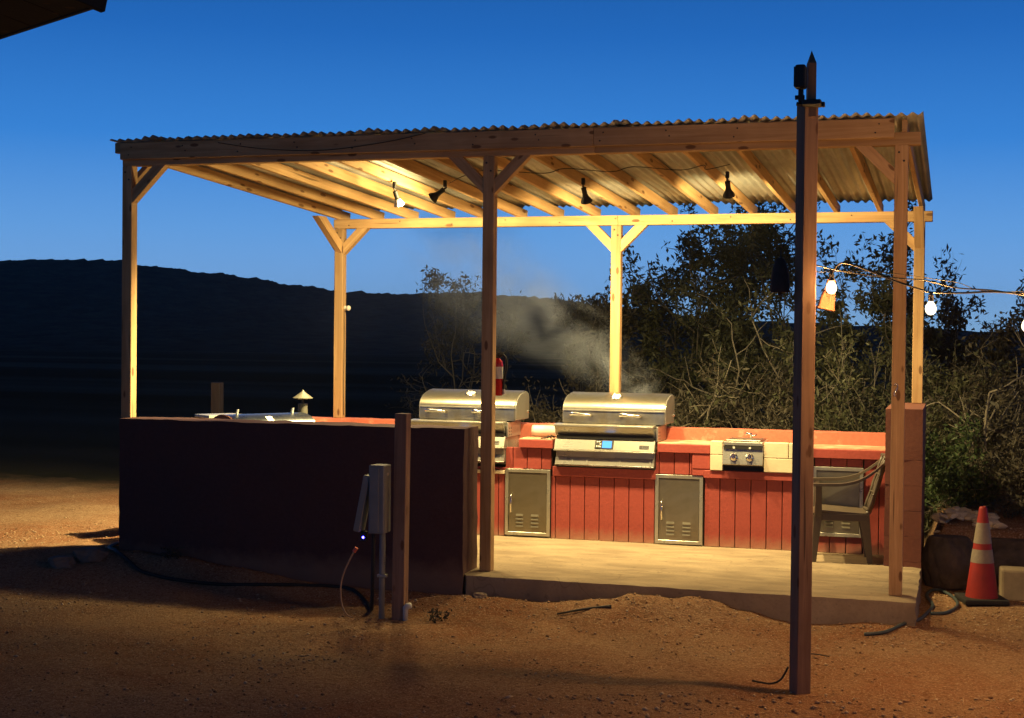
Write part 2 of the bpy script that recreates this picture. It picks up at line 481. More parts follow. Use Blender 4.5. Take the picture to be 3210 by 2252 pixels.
gz = gz + bump * 0.026 + bump2 * 0.007
inslab = (gx > -3.05) & (gx < 3.17) & (gy > -0.17) & (gy < 2.6)
gz = np.where(inslab, np.minimum(gz, -0.10), gz)
ny, nx = gx.shape
gv = np.stack([gx.ravel(), gy.ravel(), gz.ravel()], 1)
ii = np.arange(ny * nx).reshape(ny, nx)
gf = np.stack([ii[:-1, :-1].ravel(), ii[:-1, 1:].ravel(), ii[1:, 1:].ravel(), ii[1:, :-1].ravel()], 1)

def mesh_np(name, v, f, mat, smooth=True):
    me = bpy.data.meshes.new(name)
    me.vertices.add(len(v)); me.vertices.foreach_set('co', np.asarray(v, np.float32).ravel())
    k = f.shape[1]
    me.loops.add(f.size); me.loops.foreach_set('vertex_index', f.astype(np.int32).ravel())
    me.polygons.add(len(f)); me.polygons.foreach_set('loop_start', (np.arange(len(f)) * k).astype(np.int32))
    me.polygons.foreach_set('loop_total', np.full(len(f), k, np.int32))
    if smooth: me.polygons.foreach_set('use_smooth', np.ones(len(f), bool))
    me.materials.append(mat); me.update(calc_edges=True); me.validate()
    return me
o = bpy.data.objects.new('ground', mesh_np('ground', gv, gf, M_SOIL))
place(o); tag(o, kind='structure')

def gnd(x, y):
    b = mnoise.fractal(Vector((x * 1.7, y * 1.7, 3.1)), 1.0, 2.1, 5) * 0.026 + mnoise.fractal(Vector((x * 6.5, y * 6.5, 1.1)), 1.0, 2.1, 3) * 0.007
    return float(ground_z(x, y)) + b

# wooded hill in the distance
ridge = [(-420, 15), (-260, 16.0), (-187.6, 16.0), (-173.6, 16.3), (-159, 15.9), (-153.9, 15.0), (-135.8, 13.1), (-121.3, 11.2),
         (-110.9, 9.7), (-101.6, 9.2), (-81, 9.5), (-67, 8.2), (-57, 6.8), (-40, 5.0), (10, 3.0), (120, 2.0), (300, 2)]
hx = np.concatenate([np.arange(-420, -215, 3.0), np.arange(-215, -40, 0.45), np.arange(-40, 300, 3.0)])
hz = np.interp(hx, [p[0] for p in ridge], [p[1] for p in ridge])
rows = []
tt = np.linspace(0, 1, 26)
for k, t in enumerate(tt):
    yy = 95 + 155 * t
    zz = -0.6 + (hz + 0.6) * (t ** 1.25)
    rough = np.array([mnoise.fractal(Vector((x * 0.16, yy * 0.16, 1.0)), 1.0, 2.2, 4) for x in hx])
    crest = np.array([abs(mnoise.noise(Vector((x * 0.75, 7.7, 0.02 * yy)))) for x in hx])
    zz = zz + (rough * 0.28 + crest * 0.75 - 0.15) * min(1, t * 1.6 + 0.1)
    rows.append(np.stack([hx, np.full_like(hx, yy) + rough * 1.5, zz], 1))
rows.append(np.stack([hx, np.full_like(hx, 270), hz - 6], 1))
hv = np.concatenate(rows); nr, nc = len(rows), len(hx)
ii = np.arange(nr * nc).reshape(nr, nc)
hf = np.stack([ii[:-1, :-1].ravel(), ii[:-1, 1:].ravel(), ii[1:, 1:].ravel(), ii[1:, :-1].ravel()], 1)
o = bpy.data.objects.new('hill', mesh_np('hill', hv, hf, M_HILL, False)); place(o); tag(o, kind='structure')

# concrete slab with a rough front edge
bm = bmesh.new()
nxs, nys = 120, 46
grid = {}
for j in range(nys + 1):
    for i in range(nxs + 1):
        x = -3.05 + (3.188 + 3.05) * i / nxs; y = -0.189 + (2.62 + 0.189) * j / nys
        if j == 0 and x < -0.075: y = -0.11
        if j == 0: y += 0.012 * mnoise.fractal(Vector((x * 5, 0.3, 0)), 1, 2, 3)
        if i == nxs: x += 0.012 * mnoise.fractal(Vector((y * 5, 2.3, 0)), 1, 2, 3)
        z = 0.003 * mnoise.noise(Vector((x * 1.2, y * 1.2, 5)))
        if j == 0 or i == nxs: z -= 0.006 + 0.006 * abs(mnoise.noise(Vector((x * 9, y * 9, 1))))
        grid[i, j] = bm.verts.new((x, y, z))
for j in range(nys):
    for i in range(nxs):
        bm.faces.new((grid[i, j], grid[i + 1, j], grid[i + 1, j + 1], grid[i, j + 1]))
rim = [grid[i, 0] for i in range(nxs + 1)] + [grid[nxs, j] for j in range(1, nys + 1)] + \
      [grid[i, nys] for i in range(nxs - 1, -1, -1)] + [grid[0, j] for j in range(nys - 1, 0, -1)]
prev = rim
for dz, amp in ((-0.05, 0.010), (-0.11, 0.014), (-0.18, 0.012), (-0.40, 0.0)):
    nxt = []
    for v in rim:
        a = amp * mnoise.fractal(Vector((v.co.x * 9, v.co.y * 9, dz * 30)), 1, 2, 3)
        dx = a if abs(v.co.x - 3.188) < 0.03 else 0; dy = a if abs(v.co.y + 0.189) < 0.03 and v.co.x > -0.06 else 0
        nxt.append(bm.verts.new((v.co.x + dx, v.co.y + dy, dz)))
    n = len(rim)
    for k in range(n):
        bm.faces.new((prev[k], nxt[k], nxt[(k + 1) % n], prev[(k + 1) % n]))
    prev = nxt
me = bpy.data.meshes.new('concrete_slab'); bm.to_mesh(me); bm.free()
me.materials.append(M_SLAB)
o = bpy.data.objects.new('concrete_slab', me); place(o); tag(o, kind='structure')
smooth_by_angle(o, 40)

# ================================================================== pavilion
S = 0.089
H = 3.131
FX = [-3.0905, 0.0, 3.0013]
BX = [-2.2808, 0.4321, 3.072]
D = 2.418
HB = 2.787
pav = thing('pavilion', (0, 1.2, 0), 'open timber cook shelter with corrugated metal roof on six posts', 'pavilion')

def post(x, y, z0, z1):
    return beam('post', (x + S / 2, y + S / 2, z0), (x + S / 2, y + S / 2, z1), S, S, M_PINE, pav, up=(0, 1, 0))
post(FX[0], 0.0, -0.12, H); post(FX[1], 0.0, 0.0, H); post(FX[2], 0.0, 0.0, H)
post(BX[0], D, 0.975, HB); post(BX[1], D, 0.975, HB); post(BX[2], D, 1.24, HB)
# beams
beam('front_beam', (FX[0], S / 2, H + S / 2), (0.86, S / 2, H + S / 2), S, S, M_PINE, pav)
beam('front_beam', (0.862, S / 2, H + S / 2), (FX[2] + S + 0.085, S / 2, H + S / 2), S, S, M_PINE, pav)
beam('back_beam', (BX[0] - 0.01, D + S / 2, HB + S / 2), (0.49, D + S / 2, HB + S / 2), S, S, M_PINE, pav)
beam('back_beam', (0.492, D + S / 2, HB + S / 2), (3.222, D + S / 2, HB + S / 2), S, S, M_PINE, pav)
# fascia in two lengths
beam('fascia', (FX[0] + 0.0, -0.0205, H + 0.115), (0.86, -0.0205, H + 0.115), 0.036, 0.135, M_PINE, pav)
beam('fascia', (0.862, -0.0205, H + 0.115), (FX[2] - 0.004, -0.0205, H + 0.115), 0.036, 0.135, M_PINE, pav)
beam('outrigger', (FX[0] - 0.055, 0.0, H + 0.145), (FX[0] - 0.002, 0.0, H + 0.145), 0.05, 0.085, M_PINE, pav)
# rafters
NR = 16
xf = np.linspace(FX[0] + 0.03, FX[2] + 0.062, NR); xb = np.linspace(BX[0] + 0.035, BX[2] + 0.062, NR)
zf, zb = H + S, HB + S
slope = (zb - zf) / D
for i in range(NR):
    jit = random.uniform(-0.012, 0.012) if 0 < i < NR - 1 else 0
    dx = (xb[i] - xf[i]) / D
    y0, y1 = 0.002, D + 0.15
    p0 = (xf[i] + jit + dx * y0, y0, zf + slope * y0 + 0.0455); p1 = (xf[i] + jit + dx * y1, y1, zf + slope * y1 + 0.0455)
    beam('rafter', p0, p1, 0.038, 0.089, M_RAFT, pav)
# knee braces
def brace(ax, ay, az, dx, dy, leg=0.275, w=0.078, t=0.078):
    """from post face at height az-leg up to the beam underside"""
    c = w / 2 / math.sqrt(2) * 2 * 0.5
    d = Vector((dx, dy, 0))
    a = Vector((ax, ay, az - leg)); b = a + d * leg + Vector((0, 0, leg))
    off = (Vector((-dx, -dy, 0)) * 1 + Vector((0, 0, 1))).normalized() * (w / 2)
    a += off; b += off
    # clip the square ends against post and beam by building the four-sided profile directly
    L = leg; k = w * math.sqrt(2)
    prof = [(0, -L), (L, 0), (L - k, 0), (0, -L + k)]
    side = Vector((-dy, dx, 0)) * (t / 2)
    vs = []
    for s in (-1, 1):
        for (h, z) in prof:
            vs.append(Vector((ax, ay, az)) + d * h + Vector((0, 0, z)) + side * s)
    M = frame(Vector((ax, ay, az - L)), (d + Vector((0, 0, 1))))
    m = MB().add(vs, [(0, 1, 2, 3), (7, 6, 5, 4), (0, 4, 5, 1), (1, 5, 6, 2), (2, 6, 7, 3), (3, 7, 4, 0)])
    ob = m.build('brace', M_PINE, pav, M)
    bmx = bmesh.new(); bmx.from_mesh(ob.data); bmesh.ops.recalc_face_normals(bmx, faces=bmx.faces); bmx.to_mesh(ob.data); bmx.free()
    return ob
c = S / 2
brace(FX[0] + S, c, H, 1, 0, 0.30)
brace(0.0, c, H, -1, 0, 0.28); brace(S, c, H, 1, 0, 0.28)
brace(FX[2], c, H, -1, 0, 0.27)
brace(BX[0] + S, D + c, HB, 1, 0, 0.25)
brace(BX[1], D + c, HB, -1, 0, 0.24); brace(BX[1] + S, D + c, HB, 1, 0, 0.24)
brace(BX[2], D + c, HB, -1, 0, 0.25)
# braces that run in depth, up to the end rafters
def dbrace(x, y, z, dirv, leg):
    d = Vector(dirv).normalized()
    k = 0.078 * math.sqrt(2)
    prof = [(0, -leg), (leg, 0), (leg - k, 0), (0, -leg + k)]
    side = Vector((-d.y, d.x, 0)) * 0.039
    vs = [Vector((x, y, z)) + d * h + Vector((0, 0, zz)) + side * s for s in (-1, 1) for h, zz in prof]
    M = frame(Vector((x, y, z - leg)), d + Vector((0, 0, 1)))
    ob = MB().add(vs, [(0, 1, 2, 3), (7, 6, 5, 4), (0, 4, 5, 1), (1, 5, 6, 2), (2, 6, 7, 3), (3, 7, 4, 0)]).build('brace', M_PINE, pav, M)
    bmx = bmesh.new(); bmx.from_mesh(ob.data); bmesh.ops.recalc_face_normals(bmx, faces=bmx.faces); bmx.to_mesh(ob.data); bmx.free()
dirL = ((xb[0] - xf[0]) / D, 1, 0)
dbrace(FX[0] + c, S, H + 0.02, dirL, 0.24)
dbrace(BX[0] + c, D, HB + 0.10, (-dirL[0], -1, 0), 0.33)
dbrace(BX[2] + c, D, HB + 0.10, (-0.02, -1, 0), 0.33)
# bolt and nail heads
def bolt(x, y, z, r=0.008):
    M = Matrix.Translation((x, y, z)) @ Matrix.Rotation(PI / 2, 4, 'X')
    MB().lathe([(r, 0.0), (r, 0.004), (r * 0.5, 0.006)], 6, M).build('bolt', M_DARKM, pav, M)
for px_ in FX:
    for (dx_, dz_) in ((0.028, -0.05), (0.062, -0.11)):
        bolt(px_ + dx_, -0.0005, H + dz_)
for k_ in range(13):
    xx = FX[0] + 0.08 + k_ * 0.49
    bolt(xx, -0.0388, H + 0.085 + 0.06 * (k_ % 2), 0.006); bolt(xx + 0.025, -0.0388, H + 0.145 - 0.04 * (k_ % 2), 0.006)
for px_ in BX:
    for (dx_, dz_) in ((0.028, -0.04), (0.062, -0.09)):
        bolt(px_ + dx_, D - 0.0005, HB + dz_)
for k_ in range(11):
    bolt(BX[0] + 0.15 + k_ * 0.52, D - 0.0005, HB + 0.03 + 0.03 * (k_ % 2), 0.006)
# corrugated sheets
NS = 9
def roof_pt(u, y):
    x_f = FX[0] - 0.060 + (FX[2] + S + 0.025 - FX[0] + 0.060) * u
    x_b = BX[0] - 0.05 + (BX[2] + S - 0.01 - BX[0] + 0.05) * u
    return x_f + (x_b - x_f) * (y / D)
for k in range(NS):
    u0, u1 = k / NS, (k + 1) / NS + 0.012
    ncor = 10.2
    n = int(ncor * 8)
    yv = np.linspace(-0.062, D + 0.085, 9)
    v = []; f = []
    for j, y in enumerate(yv):
        for i in range(n + 1):
            t = i / n
            u = u0 + (u1 - u0) * t
            x = roof_pt(u, y)
            base = zf + 0.089 + slope * y + 0.004 + 0.0015 * k % 0.003
            ph = t * ncor * 2 * PI
            sag = 0.012 * mnoise.noise(Vector((u * 23, y * 0.8, 4))) + (0.034 * mnoise.noise(Vector((u * 26, 9, 4))) if j in (0, 8) else 0)
            v.append((x, y, base + 0.012 + 0.0115 * math.sin(ph) + max(0, sag) + 0.002 * (k % 2)))
    v = np.array(v); m1 = n + 1
    ii = np.arange(len(yv) * m1).reshape(len(yv), m1)
    f = np.stack([ii[:-1, :-1].ravel(), ii[:-1, 1:].ravel(), ii[1:, 1:].ravel(), ii[1:, :-1].ravel()], 1)
    me = mesh_np('roof_sheet', v, f, M_CORR)
    ob = bpy.data.objects.new('roof_sheet', me); place(ob, parent=pav)
    so = ob.modifiers.new('thickness', 'SOLIDIFY'); so.thickness = 0.0016; so.offset = 1

# sagging cables under the roof
cb = []
def under(x, y): return zf + slope * y - 0.012
cab = thing('roof_cable', (0, 0.5, 3.0), 'thin dark cable sagging from rafter to rafter under the roof', 'cable')
pts = [(-0.6, 0.95, 3.04)]
for x in (-0.2, 0.45, 1.0, 1.55, 1.75):
    y = 0.72
    pts += [(x - 0.18, y, under(x, y) - 0.03), (x, y, under(x, y) + 0.004)]
pipe('cord', spline(pts, 5), 0.0035, M_BLACK, cab, 5)
pts = [(-2.2, -0.046, H + 0.16), (-1.8, -0.043, H + 0.10), (-1.3, -0.043, H + 0.075), (-0.8, -0.043, H + 0.12), (-0.45, -0.046, H + 0.18)]
tag(pipe('fascia_cord', spline(pts, 8), 0.0028, M_BLACK, None, 5), 'thin dark cord looping across the front board of the roof', 'cord')

# ================================================================== masonry
def rough_box(a, b, step, amp, seed=0.0):
    bm = bmesh.new()
    m = MB().box(a, b)
    me = bpy.data.meshes.new('t'); me.from_pydata(m.v, [], m.f); bm.from_mesh(me); bpy.data.meshes.remove(me)
    for ax in range(3):
        k = int((b[ax] - a[ax]) / step)
        for i in range(1, k + 1):
            p = a[ax] + (b[ax] - a[ax]) * i / (k + 1)
            co = [0, 0, 0]; no = [0, 0, 0]; co[ax] = p; no[ax] = 1
            bmesh.ops.bisect_plane(bm, geom=bm.verts[:] + bm.edges[:] + bm.faces[:], plane_co=co, plane_no=no)
    for v in bm.verts:
        q = v.co * 6
        n = Vector((mnoise.fractal(q + Vector((seed, 0, 0)), 1, 2, 3), mnoise.fractal(q + Vector((seed, 9, 0)), 1, 2, 3), mnoise.fractal(q + Vector((seed, 0, 9)), 1, 2, 3)))
        v.co += n * amp
    return bm
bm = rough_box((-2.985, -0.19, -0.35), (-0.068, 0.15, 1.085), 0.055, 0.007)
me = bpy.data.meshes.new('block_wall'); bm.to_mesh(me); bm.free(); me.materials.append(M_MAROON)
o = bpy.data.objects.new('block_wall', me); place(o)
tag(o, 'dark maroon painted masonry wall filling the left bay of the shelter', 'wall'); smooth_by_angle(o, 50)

pil = thing('block_pillar', (3.12, 1.6, 0), 'brown painted block end wall carrying the back right post', 'pillar')
for k in range(7):
    z0 = -0.16 + k * 0.2; z1 = z0 + 0.197
    bm = rough_box((2.905, 1.369, z0), (3.188, 2.58, z1), 0.09, 0.0035, k * 3.3)
    me = bpy.data.meshes.new('block'); bm.to_mesh(me); bm.free(); me.materials.append(M_PILLAR)
    ob = bpy.data.objects.new('block', me); place(ob, parent=pil); smooth_by_angle(ob, 50)
MB().box((2.91, 1.378, -0.2), (3.183, 2.57, 1.225)).build('mortar', M_PILLAR, pil)

# ================================================================== grill counter
ctr = thing('grill_counter', (0.4, 2.2, 0), 'long red counter with board siding and steel cabinet doors along the back', 'counter')
bm = rough_box((-2.55, 2.301, 0.0), (2.90, 2.541, 0.975), 0.08, 0.004, 2.0)
me = bpy.data.meshes.new('back_wall'); bm.to_mesh(me); bm.free(); me.materials.append(M_REDWALL)
ob = bpy.data.objects.new('back_wall', me); place(ob, parent=ctr); smooth_by_angle(ob, 50)
for x0, x1 in ((-2.5, -1.235), (-0.252, 0.045), (0.985, 2.902)):
    bm = rough_box((x0, 1.884, 0.80), (x1, 2.299, 0.874), 0.07, 0.0025, x0)
    me = bpy.data.meshes.new('countertop'); bm.to_mesh(me); bm.free(); me.materials.append(M_COUNTER)
    ob = bpy.data.objects.new('countertop', me); place(ob, parent=ctr); smooth_by_angle(ob, 50)
MB().box((-2.5, 1.942, 0.004), (2.902, 2.298, 0.60)).build('core', M_DARKM, ctr)
for x0, x1 in ((-2.5, -1.24), (-0.25, 0.04), (0.99, 2.90)):
    MB().box((x0, 1.942, 0.601), (x1, 2.297, 0.798)).build('core', M_DARKM, ctr)

BP = 0.1315
def zspans(x):
    if x < -0.385: return [(0.002, 0.55)]
    if x < 0.035: return [(0.002, 0.015), (0.606, 0.792)] if x < 0.02 else [(0.002, 0.79)]
    if x < 0.966: return [(0.002, 0.552)]
    if x < 1.385: return [(0.606, 0.792)] if x < 1.285 else []
    if x < 2.295: return [(0.002, 0.586)]
    if x < 2.715: return [(0.002, 0.138), (0.72, 0.788)]
    return [(0.002, 0.788)]
marks = sorted(set([round(-0.975 + BP * k, 4) for k in range(31)] + [-0.387, 0.034, 0.965, 1.383, 1.285, 2.297, 2.713]))
for a, b in zip(marks[:-1], marks[1:]):
    if b - a < 0.018 or a > 2.87: continue
    b = min(b, 2.90)
    for z0, z1 in zspans((a + b) / 2):
        if z1 - z0 < 0.03: continue
        dp = random.uniform(-0.0015, 0.0015)
        M = frame(((a + b) / 2, 1.92, z0), (0, 0, 1), (0, -1, 0))
        ob = MB().box((a + 0.0035, 1.902 + dp, z0), (b - 0.0035, 1.938, z1)).build('siding_board', M_RED, ctr, Matrix.Translation(((a + b) / 2, 1.92, 0)), bevel=0.0025)
        ob.data.name = 'siding_board'
def trim(x0, x1, z0, z1, y0=1.876, mat=None, nm='trim_board'):
    return MB().box((x0, y0, z0), (x1, 1.9405, z1)).build(nm, mat or M_REDTRIM, ctr, Matrix.Translation(((x0 + x1) / 2, 1.9, z0)), bevel=0.003)
trim(-0.255, 0.052, 0.795, 0.868, 1.866); trim(0.056, 0.972, 0.556, 0.640, 1.872)
trim(0.987, 1.441, 0.795, 0.868, 1.866); trim(1.288, 1.441, 0.664, 0.793, 1.874); trim(1.288, 1.441, 0.607, 0.662, 1.878)
trim(1.388, 2.292, 0.589, 0.655, 1.866); trim(2.295, 2.902, 0.791, 0.866, 1.868)
trim(-0.99, -0.39, 0.555, 0.585, 1.874, M_CREAM, 'ledge'); trim(-0.99, -0.22, 0.588, 0.612, 1.90)
# cream block facing round the side burner
for x0, x1, z0, z1 in ((1.444, 1.55, 0.658, 0.79), (1.444, 1.55, 0.793, 0.905), (1.897, 2.29, 0.658, 0.775), (1.897, 2.10, 0.778, 0.905), (2.103, 2.29, 0.778, 0.905)):
    MB().box((x0 + 0.001, 1.852, z0), (x1 - 0.001, 1.9405, z1)).build('facing_block', M_CREAM, ctr, Matrix.Translation((x0, 1.86, z0)), bevel=0.005, seg=2)

def door(x0, x1, z0, z1):
    y = 1.897
    fr = MB()
    w = 0.03
    fr.box((x0, y - 0.012, z0), (x0 + w, y, z1)); fr.box((x1 - w, y - 0.012, z0), (x1, y, z1))
    fr.box((x0 + w, y - 0.012, z0), (x1 - w, y, z0 + w)); fr.box((x0 + w, y - 0.012, z1 - w), (x1 - w, y, z1))
    M = Matrix.Translation((x0, y, z0))
    d = MB().box((x0 + w + 0.003, y - 0.006, z0 + w + 0.003), (x1 - w - 0.003, y + 0.002, z1 - w - 0.003)).build('cabinet_door', M_DOORST, ctr, M, bevel=0.002)
    fr.build('door_frame', M_STEEL, d, M, bevel=0.002)
    # vertical handle on the left
    hx_, hz_ = x0 + 0.062, z0 + (z1 - z0) * 0.48
    hd = MB().tube([(hx_, y - 0.008, hz_ - 0.085), (hx_, y - 0.034, hz_ - 0.075), (hx_, y - 0.038, hz_), (hx_, y - 0.034, hz_ + 0.075), (hx_, y - 0.008, hz_ + 0.085)], 0.007, 8)
    hd.build('handle', M_CHROME, d, Matrix.Translation((hx_, y, hz_)), smooth=True)
    for cx in (x0 + 0.135, x0 + 0.275):
        for k in range(4):
            zc = z0 + 0.085 + k * 0.032
            prof = [(y - 0.0055, zc - 0.008), (y - 0.014, zc - 0.010), (y - 0.0055, zc + 0.010)]
            lv = MB().prism([(a, b) for a, b in prof][::-1], cx - 0.034, cx + 0.034)
            lv.build('louvre', M_DOORST, d, Matrix.Translation((cx, y, zc)), bevel=0.0)
door(-0.383, 0.031, 0.016, 0.603)
door(0.968, 1.381, 0.010, 0.602)
door(2.30, 2.711, 0.14, 0.717)

# ================================================================== built-in grills
def grill(x0, label, seedk):
    W = 0.895
    g = thing('built_in_grill', (x0 + W / 2, 1.95, 0.63), label, 'grill', 'built in grills on the back counter')
    X0, X1 = x0, x0 + W
    # firebox
    MB().box((X0 + 0.012, 1.935, 0.645), (X1 - 0.005, 2.296, 0.985)).build('firebox', M_STEEL, g, Matrix.Translation((X0, 1.95, 0.64)), bevel=0.004)
    # side plates next to the apron, with vent holes
    vt = MB().box((X1 - 0.004, 1.90, 0.878), (X1 + 0.010, 2.292, 1.008)).build('side_plate', M_STEEL, g, Matrix.Translation((X1, 1.95, 0.9)), bevel=0.002)
    for a in range(2):
        for b in range(3):
            M = Matrix.Translation((X1 + 0.0105, 1.945 + a * 0.05, 0.90 + b * 0.028)) @ Matrix.Rotation(PI / 2, 4, 'Y')
            MB().lathe([(0.008, 0), (0.008, 0.0012)], 8, M).build('vent_hole', M_BLACK, vt, M)
    # lid
    prof = [(1.952, 1.022), (1.952, 1.136)]
    for k in range(1, 13):
        t = PI / 2 * k / 13
        prof.append((2.29 - 0.336 * math.cos(t), 1.138 + 0.142 * math.sin(t)))
    prof += [(2.29, 1.281), (2.34, 1.274), (2.372, 1.255), (2.388, 1.222), (2.392, 1.15), (2.375, 1.022)]
    prof = prof[::-1]
    lid = MB().prism(prof, X0 + 0.052, X1 + 0.052).build('lid', M_STEEL2, g, Matrix.Translation((X0 + 0.05, 2.1, 1.02)))
    smooth_by_angle(lid, 30)
    # crease strip along the front of the lid and end caps
    MB().box((X0 + 0.046, 1.944, 1.130), (X1 + 0.058, 1.955, 1.141)).build('lid_seam', M_STEEL, lid, Matrix.Translation((X0, 1.95, 1.2)), bevel=0.002)
    cap = [(1.962 + (y - 1.952) * 0.955, 1.026 + (z - 1.022) * 0.955) for y, z in prof]
    MB().prism(cap, X1 + 0.0525, X1 + 0.064).build('end_cap', M_STEEL, lid, Matrix.Translation((X1, 2.1, 1.02)), bevel=0.002)
    MB().prism(cap, X0 + 0.040, X0 + 0.0515).build('end_cap', M_STEEL, lid, Matrix.Translation((X0, 2.1, 1.02)), bevel=0.002)
    M = Matrix.Translation((X1 + 0.064, 2.33, 1.09)) @ Matrix.Rotation(PI / 2, 4, 'Y')
    MB().lathe([(0.011, 0), (0.011, 0.008), (0.006, 0.012)], 10, M).build('lid_bolt', M_CHROME, lid, M)
    # gauge on the curve
    gx_ = X0 + 0.052 + W / 2 - 0.0
    n = Vector((0, -0.36, 0.93)).normalized()
    M = frame(Vector((gx_, 2.074, 1.247)), (1, 0, 0), n)
    ga = MB().lathe([(0.052, -0.012), (0.052, 0.010), (0.046, 0.015), (0.042, 0.011)], 24, M).build('gauge', M_CHROME, lid, M, smooth=False)
    smooth_by_angle(ga, 40)
    MB().lathe([(0.041, 0.0115), (0.041, 0.0125)], 24, M).build('dial', M_WHITE, ga, M)
    # two lifting handles
    for hx_ in (X0 + 0.205, X0 + 0.645):
        pts = [(hx_ - 0.075, 1.950, 1.092), (hx_ - 0.075, 1.915, 1.100), (hx_ - 0.055, 1.898, 1.106), (hx_, 1.892, 1.102), (hx_ + 0.065, 1.896, 1.098), (hx_ + 0.095, 1.912, 1.096), (hx_ + 0.098, 1.950, 1.092)]
        rs = [0.017, 0.019, 0.019, 0.012, 0.0115, 0.013, 0.016]
        MB().tube(spline(pts, 4), 0.009, 9, rs=list(np.interp(np.linspace(0, 6, 25), range(7), rs))).build('lid_handle', M_CHROME, lid, Matrix.Translation((hx_, 1.9, 1.15)), smooth=True)
    # front shelf lip and sloping apron under the lid
    MB().prism([(1.835, 1.012), (1.835, 0.996), (1.960, 0.996), (1.960, 1.018)], X0 - 0.012, X1 - 0.018).build('front_lip', M_STEEL, g, Matrix.Translation((X0, 1.9, 1.0)), bevel=0.002)
    ap = MB().prism([(1.845, 0.994), (1.905, 0.915), (1.925, 0.915), (1.945, 0.994)], X0 - 0.002, X1 - 0.022).build('apron', M_STEEL, g, Matrix.Translation((X0, 1.9, 0.95)))
    # control panel, leaning back
    cpp = [(1.835, 0.795), (1.880, 0.888), (1.936, 0.888), (1.936, 0.795)]
    cp = MB().prism(cpp[::-1], X0 - 0.002, X1 - 0.008).build('control_panel', M_STEEL, g, Matrix.Translation((X0, 1.86, 0.8)), bevel=0.002)
    MB().prism([(1.828, 0.792), (1.828, 0.782), (1.935, 0.782), (1.935, 0.792)], X0 - 0.006, X1 - 0.002).build('panel_lip', M_STEEL, g, Matrix.Translation((X0, 1.86, 0.78)), bevel=0.002)
    nrm = Vector((0, -0.093, 0.045)).normalized(); up = Vector((0, 0.045, 0.093)).normalized()
    Mp = Matrix(((1, 0, 0, X0 + W * 0.492), (0, up.y, nrm.y, 1.8575), (0, up.z, nrm.z, 0.8415), (0, 0, 0, 1)))
    cons = MB().box((-0.078, -0.037, 0.0005), (0.085, 0.040, 0.007)).build('console', M_BLACK, cp, Mp, bevel=0.002, local=True)
    MB().box((-0.012, -0.030, 0.0075), (0.070, 0.034, 0.0095)).build('display', M_LCD, cons, Mp, local=True)
    for bx, by in ((-0.058, 0.026), (-0.040, 0.026), (-0.030, 0.006), (-0.060, -0.016), (-0.042, -0.016), (-0.030, -0.018)):
        MB().lathe([(0.0075, 0.0072), (0.0065, 0.010)], 10, Matrix.Translation((bx, by, 0))).build('button', M_WHITE, cons, Mp, local=True)
    Mn = Matrix(((1, 0, 0, X0 + W * 0.89), (0, up.y, nrm.y, 1.852), (0, up.z, nrm.z, 0.832), (0, 0, 0, 1)))
    pl_ = MB().box((-0.042, -0.016, 0.0005), (0.042, 0.016, 0.003)).build('name_plate', M_CHROME, cp, Mn, local=True)
    MB().box((-0.036, -0.010, 0.003), (-0.018, 0.010, 0.0038)).box((-0.010, -0.002, 0.003), (0.034, 0.009, 0.0038)).build('emblem', M_DARKM, pl_, Mn, local=True)
    # drip tray drawer, set back under the panel
    tr = MB().prism([(1.846, 0.662), (1.868, 0.725), (1.934, 0.725), (1.934, 0.662)][::-1], X0 + 0.004, X1 - 0.012).build('drip_tray', M_STEEL, g, Matrix.Translation((X0, 1.86, 0.66)), bevel=0.002)
    MB().box((X0 + 0.0, 1.838, 0.655), (X1 - 0.01, 1.848, 0.667)).build('tray_lip', M_CHROME, tr, Matrix.Translation((X0, 1.84, 0.66)), bevel=0.002)
    for tx in (X0 + 0.155, X0 + 0.285, X0 + 0.575, X0 + 0.845):
        MB().prism([(1.8455, 0.668), (1.865, 0.722), (1.861, 0.722), (1.8405, 0.668)][::-1], tx, tx + 0.012).build('tray_rib', M_STEEL, tr, Matrix.Translation((tx, 1.85, 0.67)))
    MB().box((X0 + 0.01, 1.872, 0.728), (X1 - 0.012, 1.934, 0.780)).build('recess', M_STEEL, g, Matrix.Translation((X0, 1.88, 0.73)))
    MB().box((X0 + 0.012, 1.872, 0.891), (X1 - 0.02, 1.934, 0.914)).build('recess', M_BLACK, g, Matrix.Translation((X0, 1.88, 0.89)))
    MB().box((X0 + 0.008, 1.858, 0.6405), (X1 - 0.006, 1.934, 0.660)).build('base_rail', M_BLACK, g, Matrix.Translation((X0, 1.86, 0.64)))
    return g
grill(0.078, 'stainless steel grill with lit blue display, on the counter beside the doors', 1)
grill(-1.270, 'stainless steel grill partly hidden behind the middle front post', 2)

# side burner
sb = thing('side_burner', (1.72, 2.0, 0.70), 'small two knob steel side burner set in cream blocks', 'burner')
MB().prism([(1.815, 0.715), (1.852, 0.858), (1.852, 0.872), (2.25, 0.872), (2.25, 0.70), (1.85, 0.70)][::-1], 1.553, 1.893).build('body', M_STEEL, sb, Matrix.Translation((1.72, 1.9, 0.7)), bevel=0.003)
MB().box((1.558, 1.842, 0.8735), (1.888, 2.24, 0.905)).build('hob', M_STEEL, sb, Matrix.Translation((1.72, 1.9, 0.88)), bevel=0.004)
MB().box((1.575, 1.86, 0.9055), (1.87, 2.22, 0.922)).build('hob_lid', M_STEEL2, sb, Matrix.Translation((1.72, 1.9, 0.91)), bevel=0.006)
MB().box((1.562, 1.834, 0.846), (1.885, 1.8495, 0.869)).build('vent_slot', M_BLACK, sb, Matrix.Translation((1.72, 1.84, 0.85)))
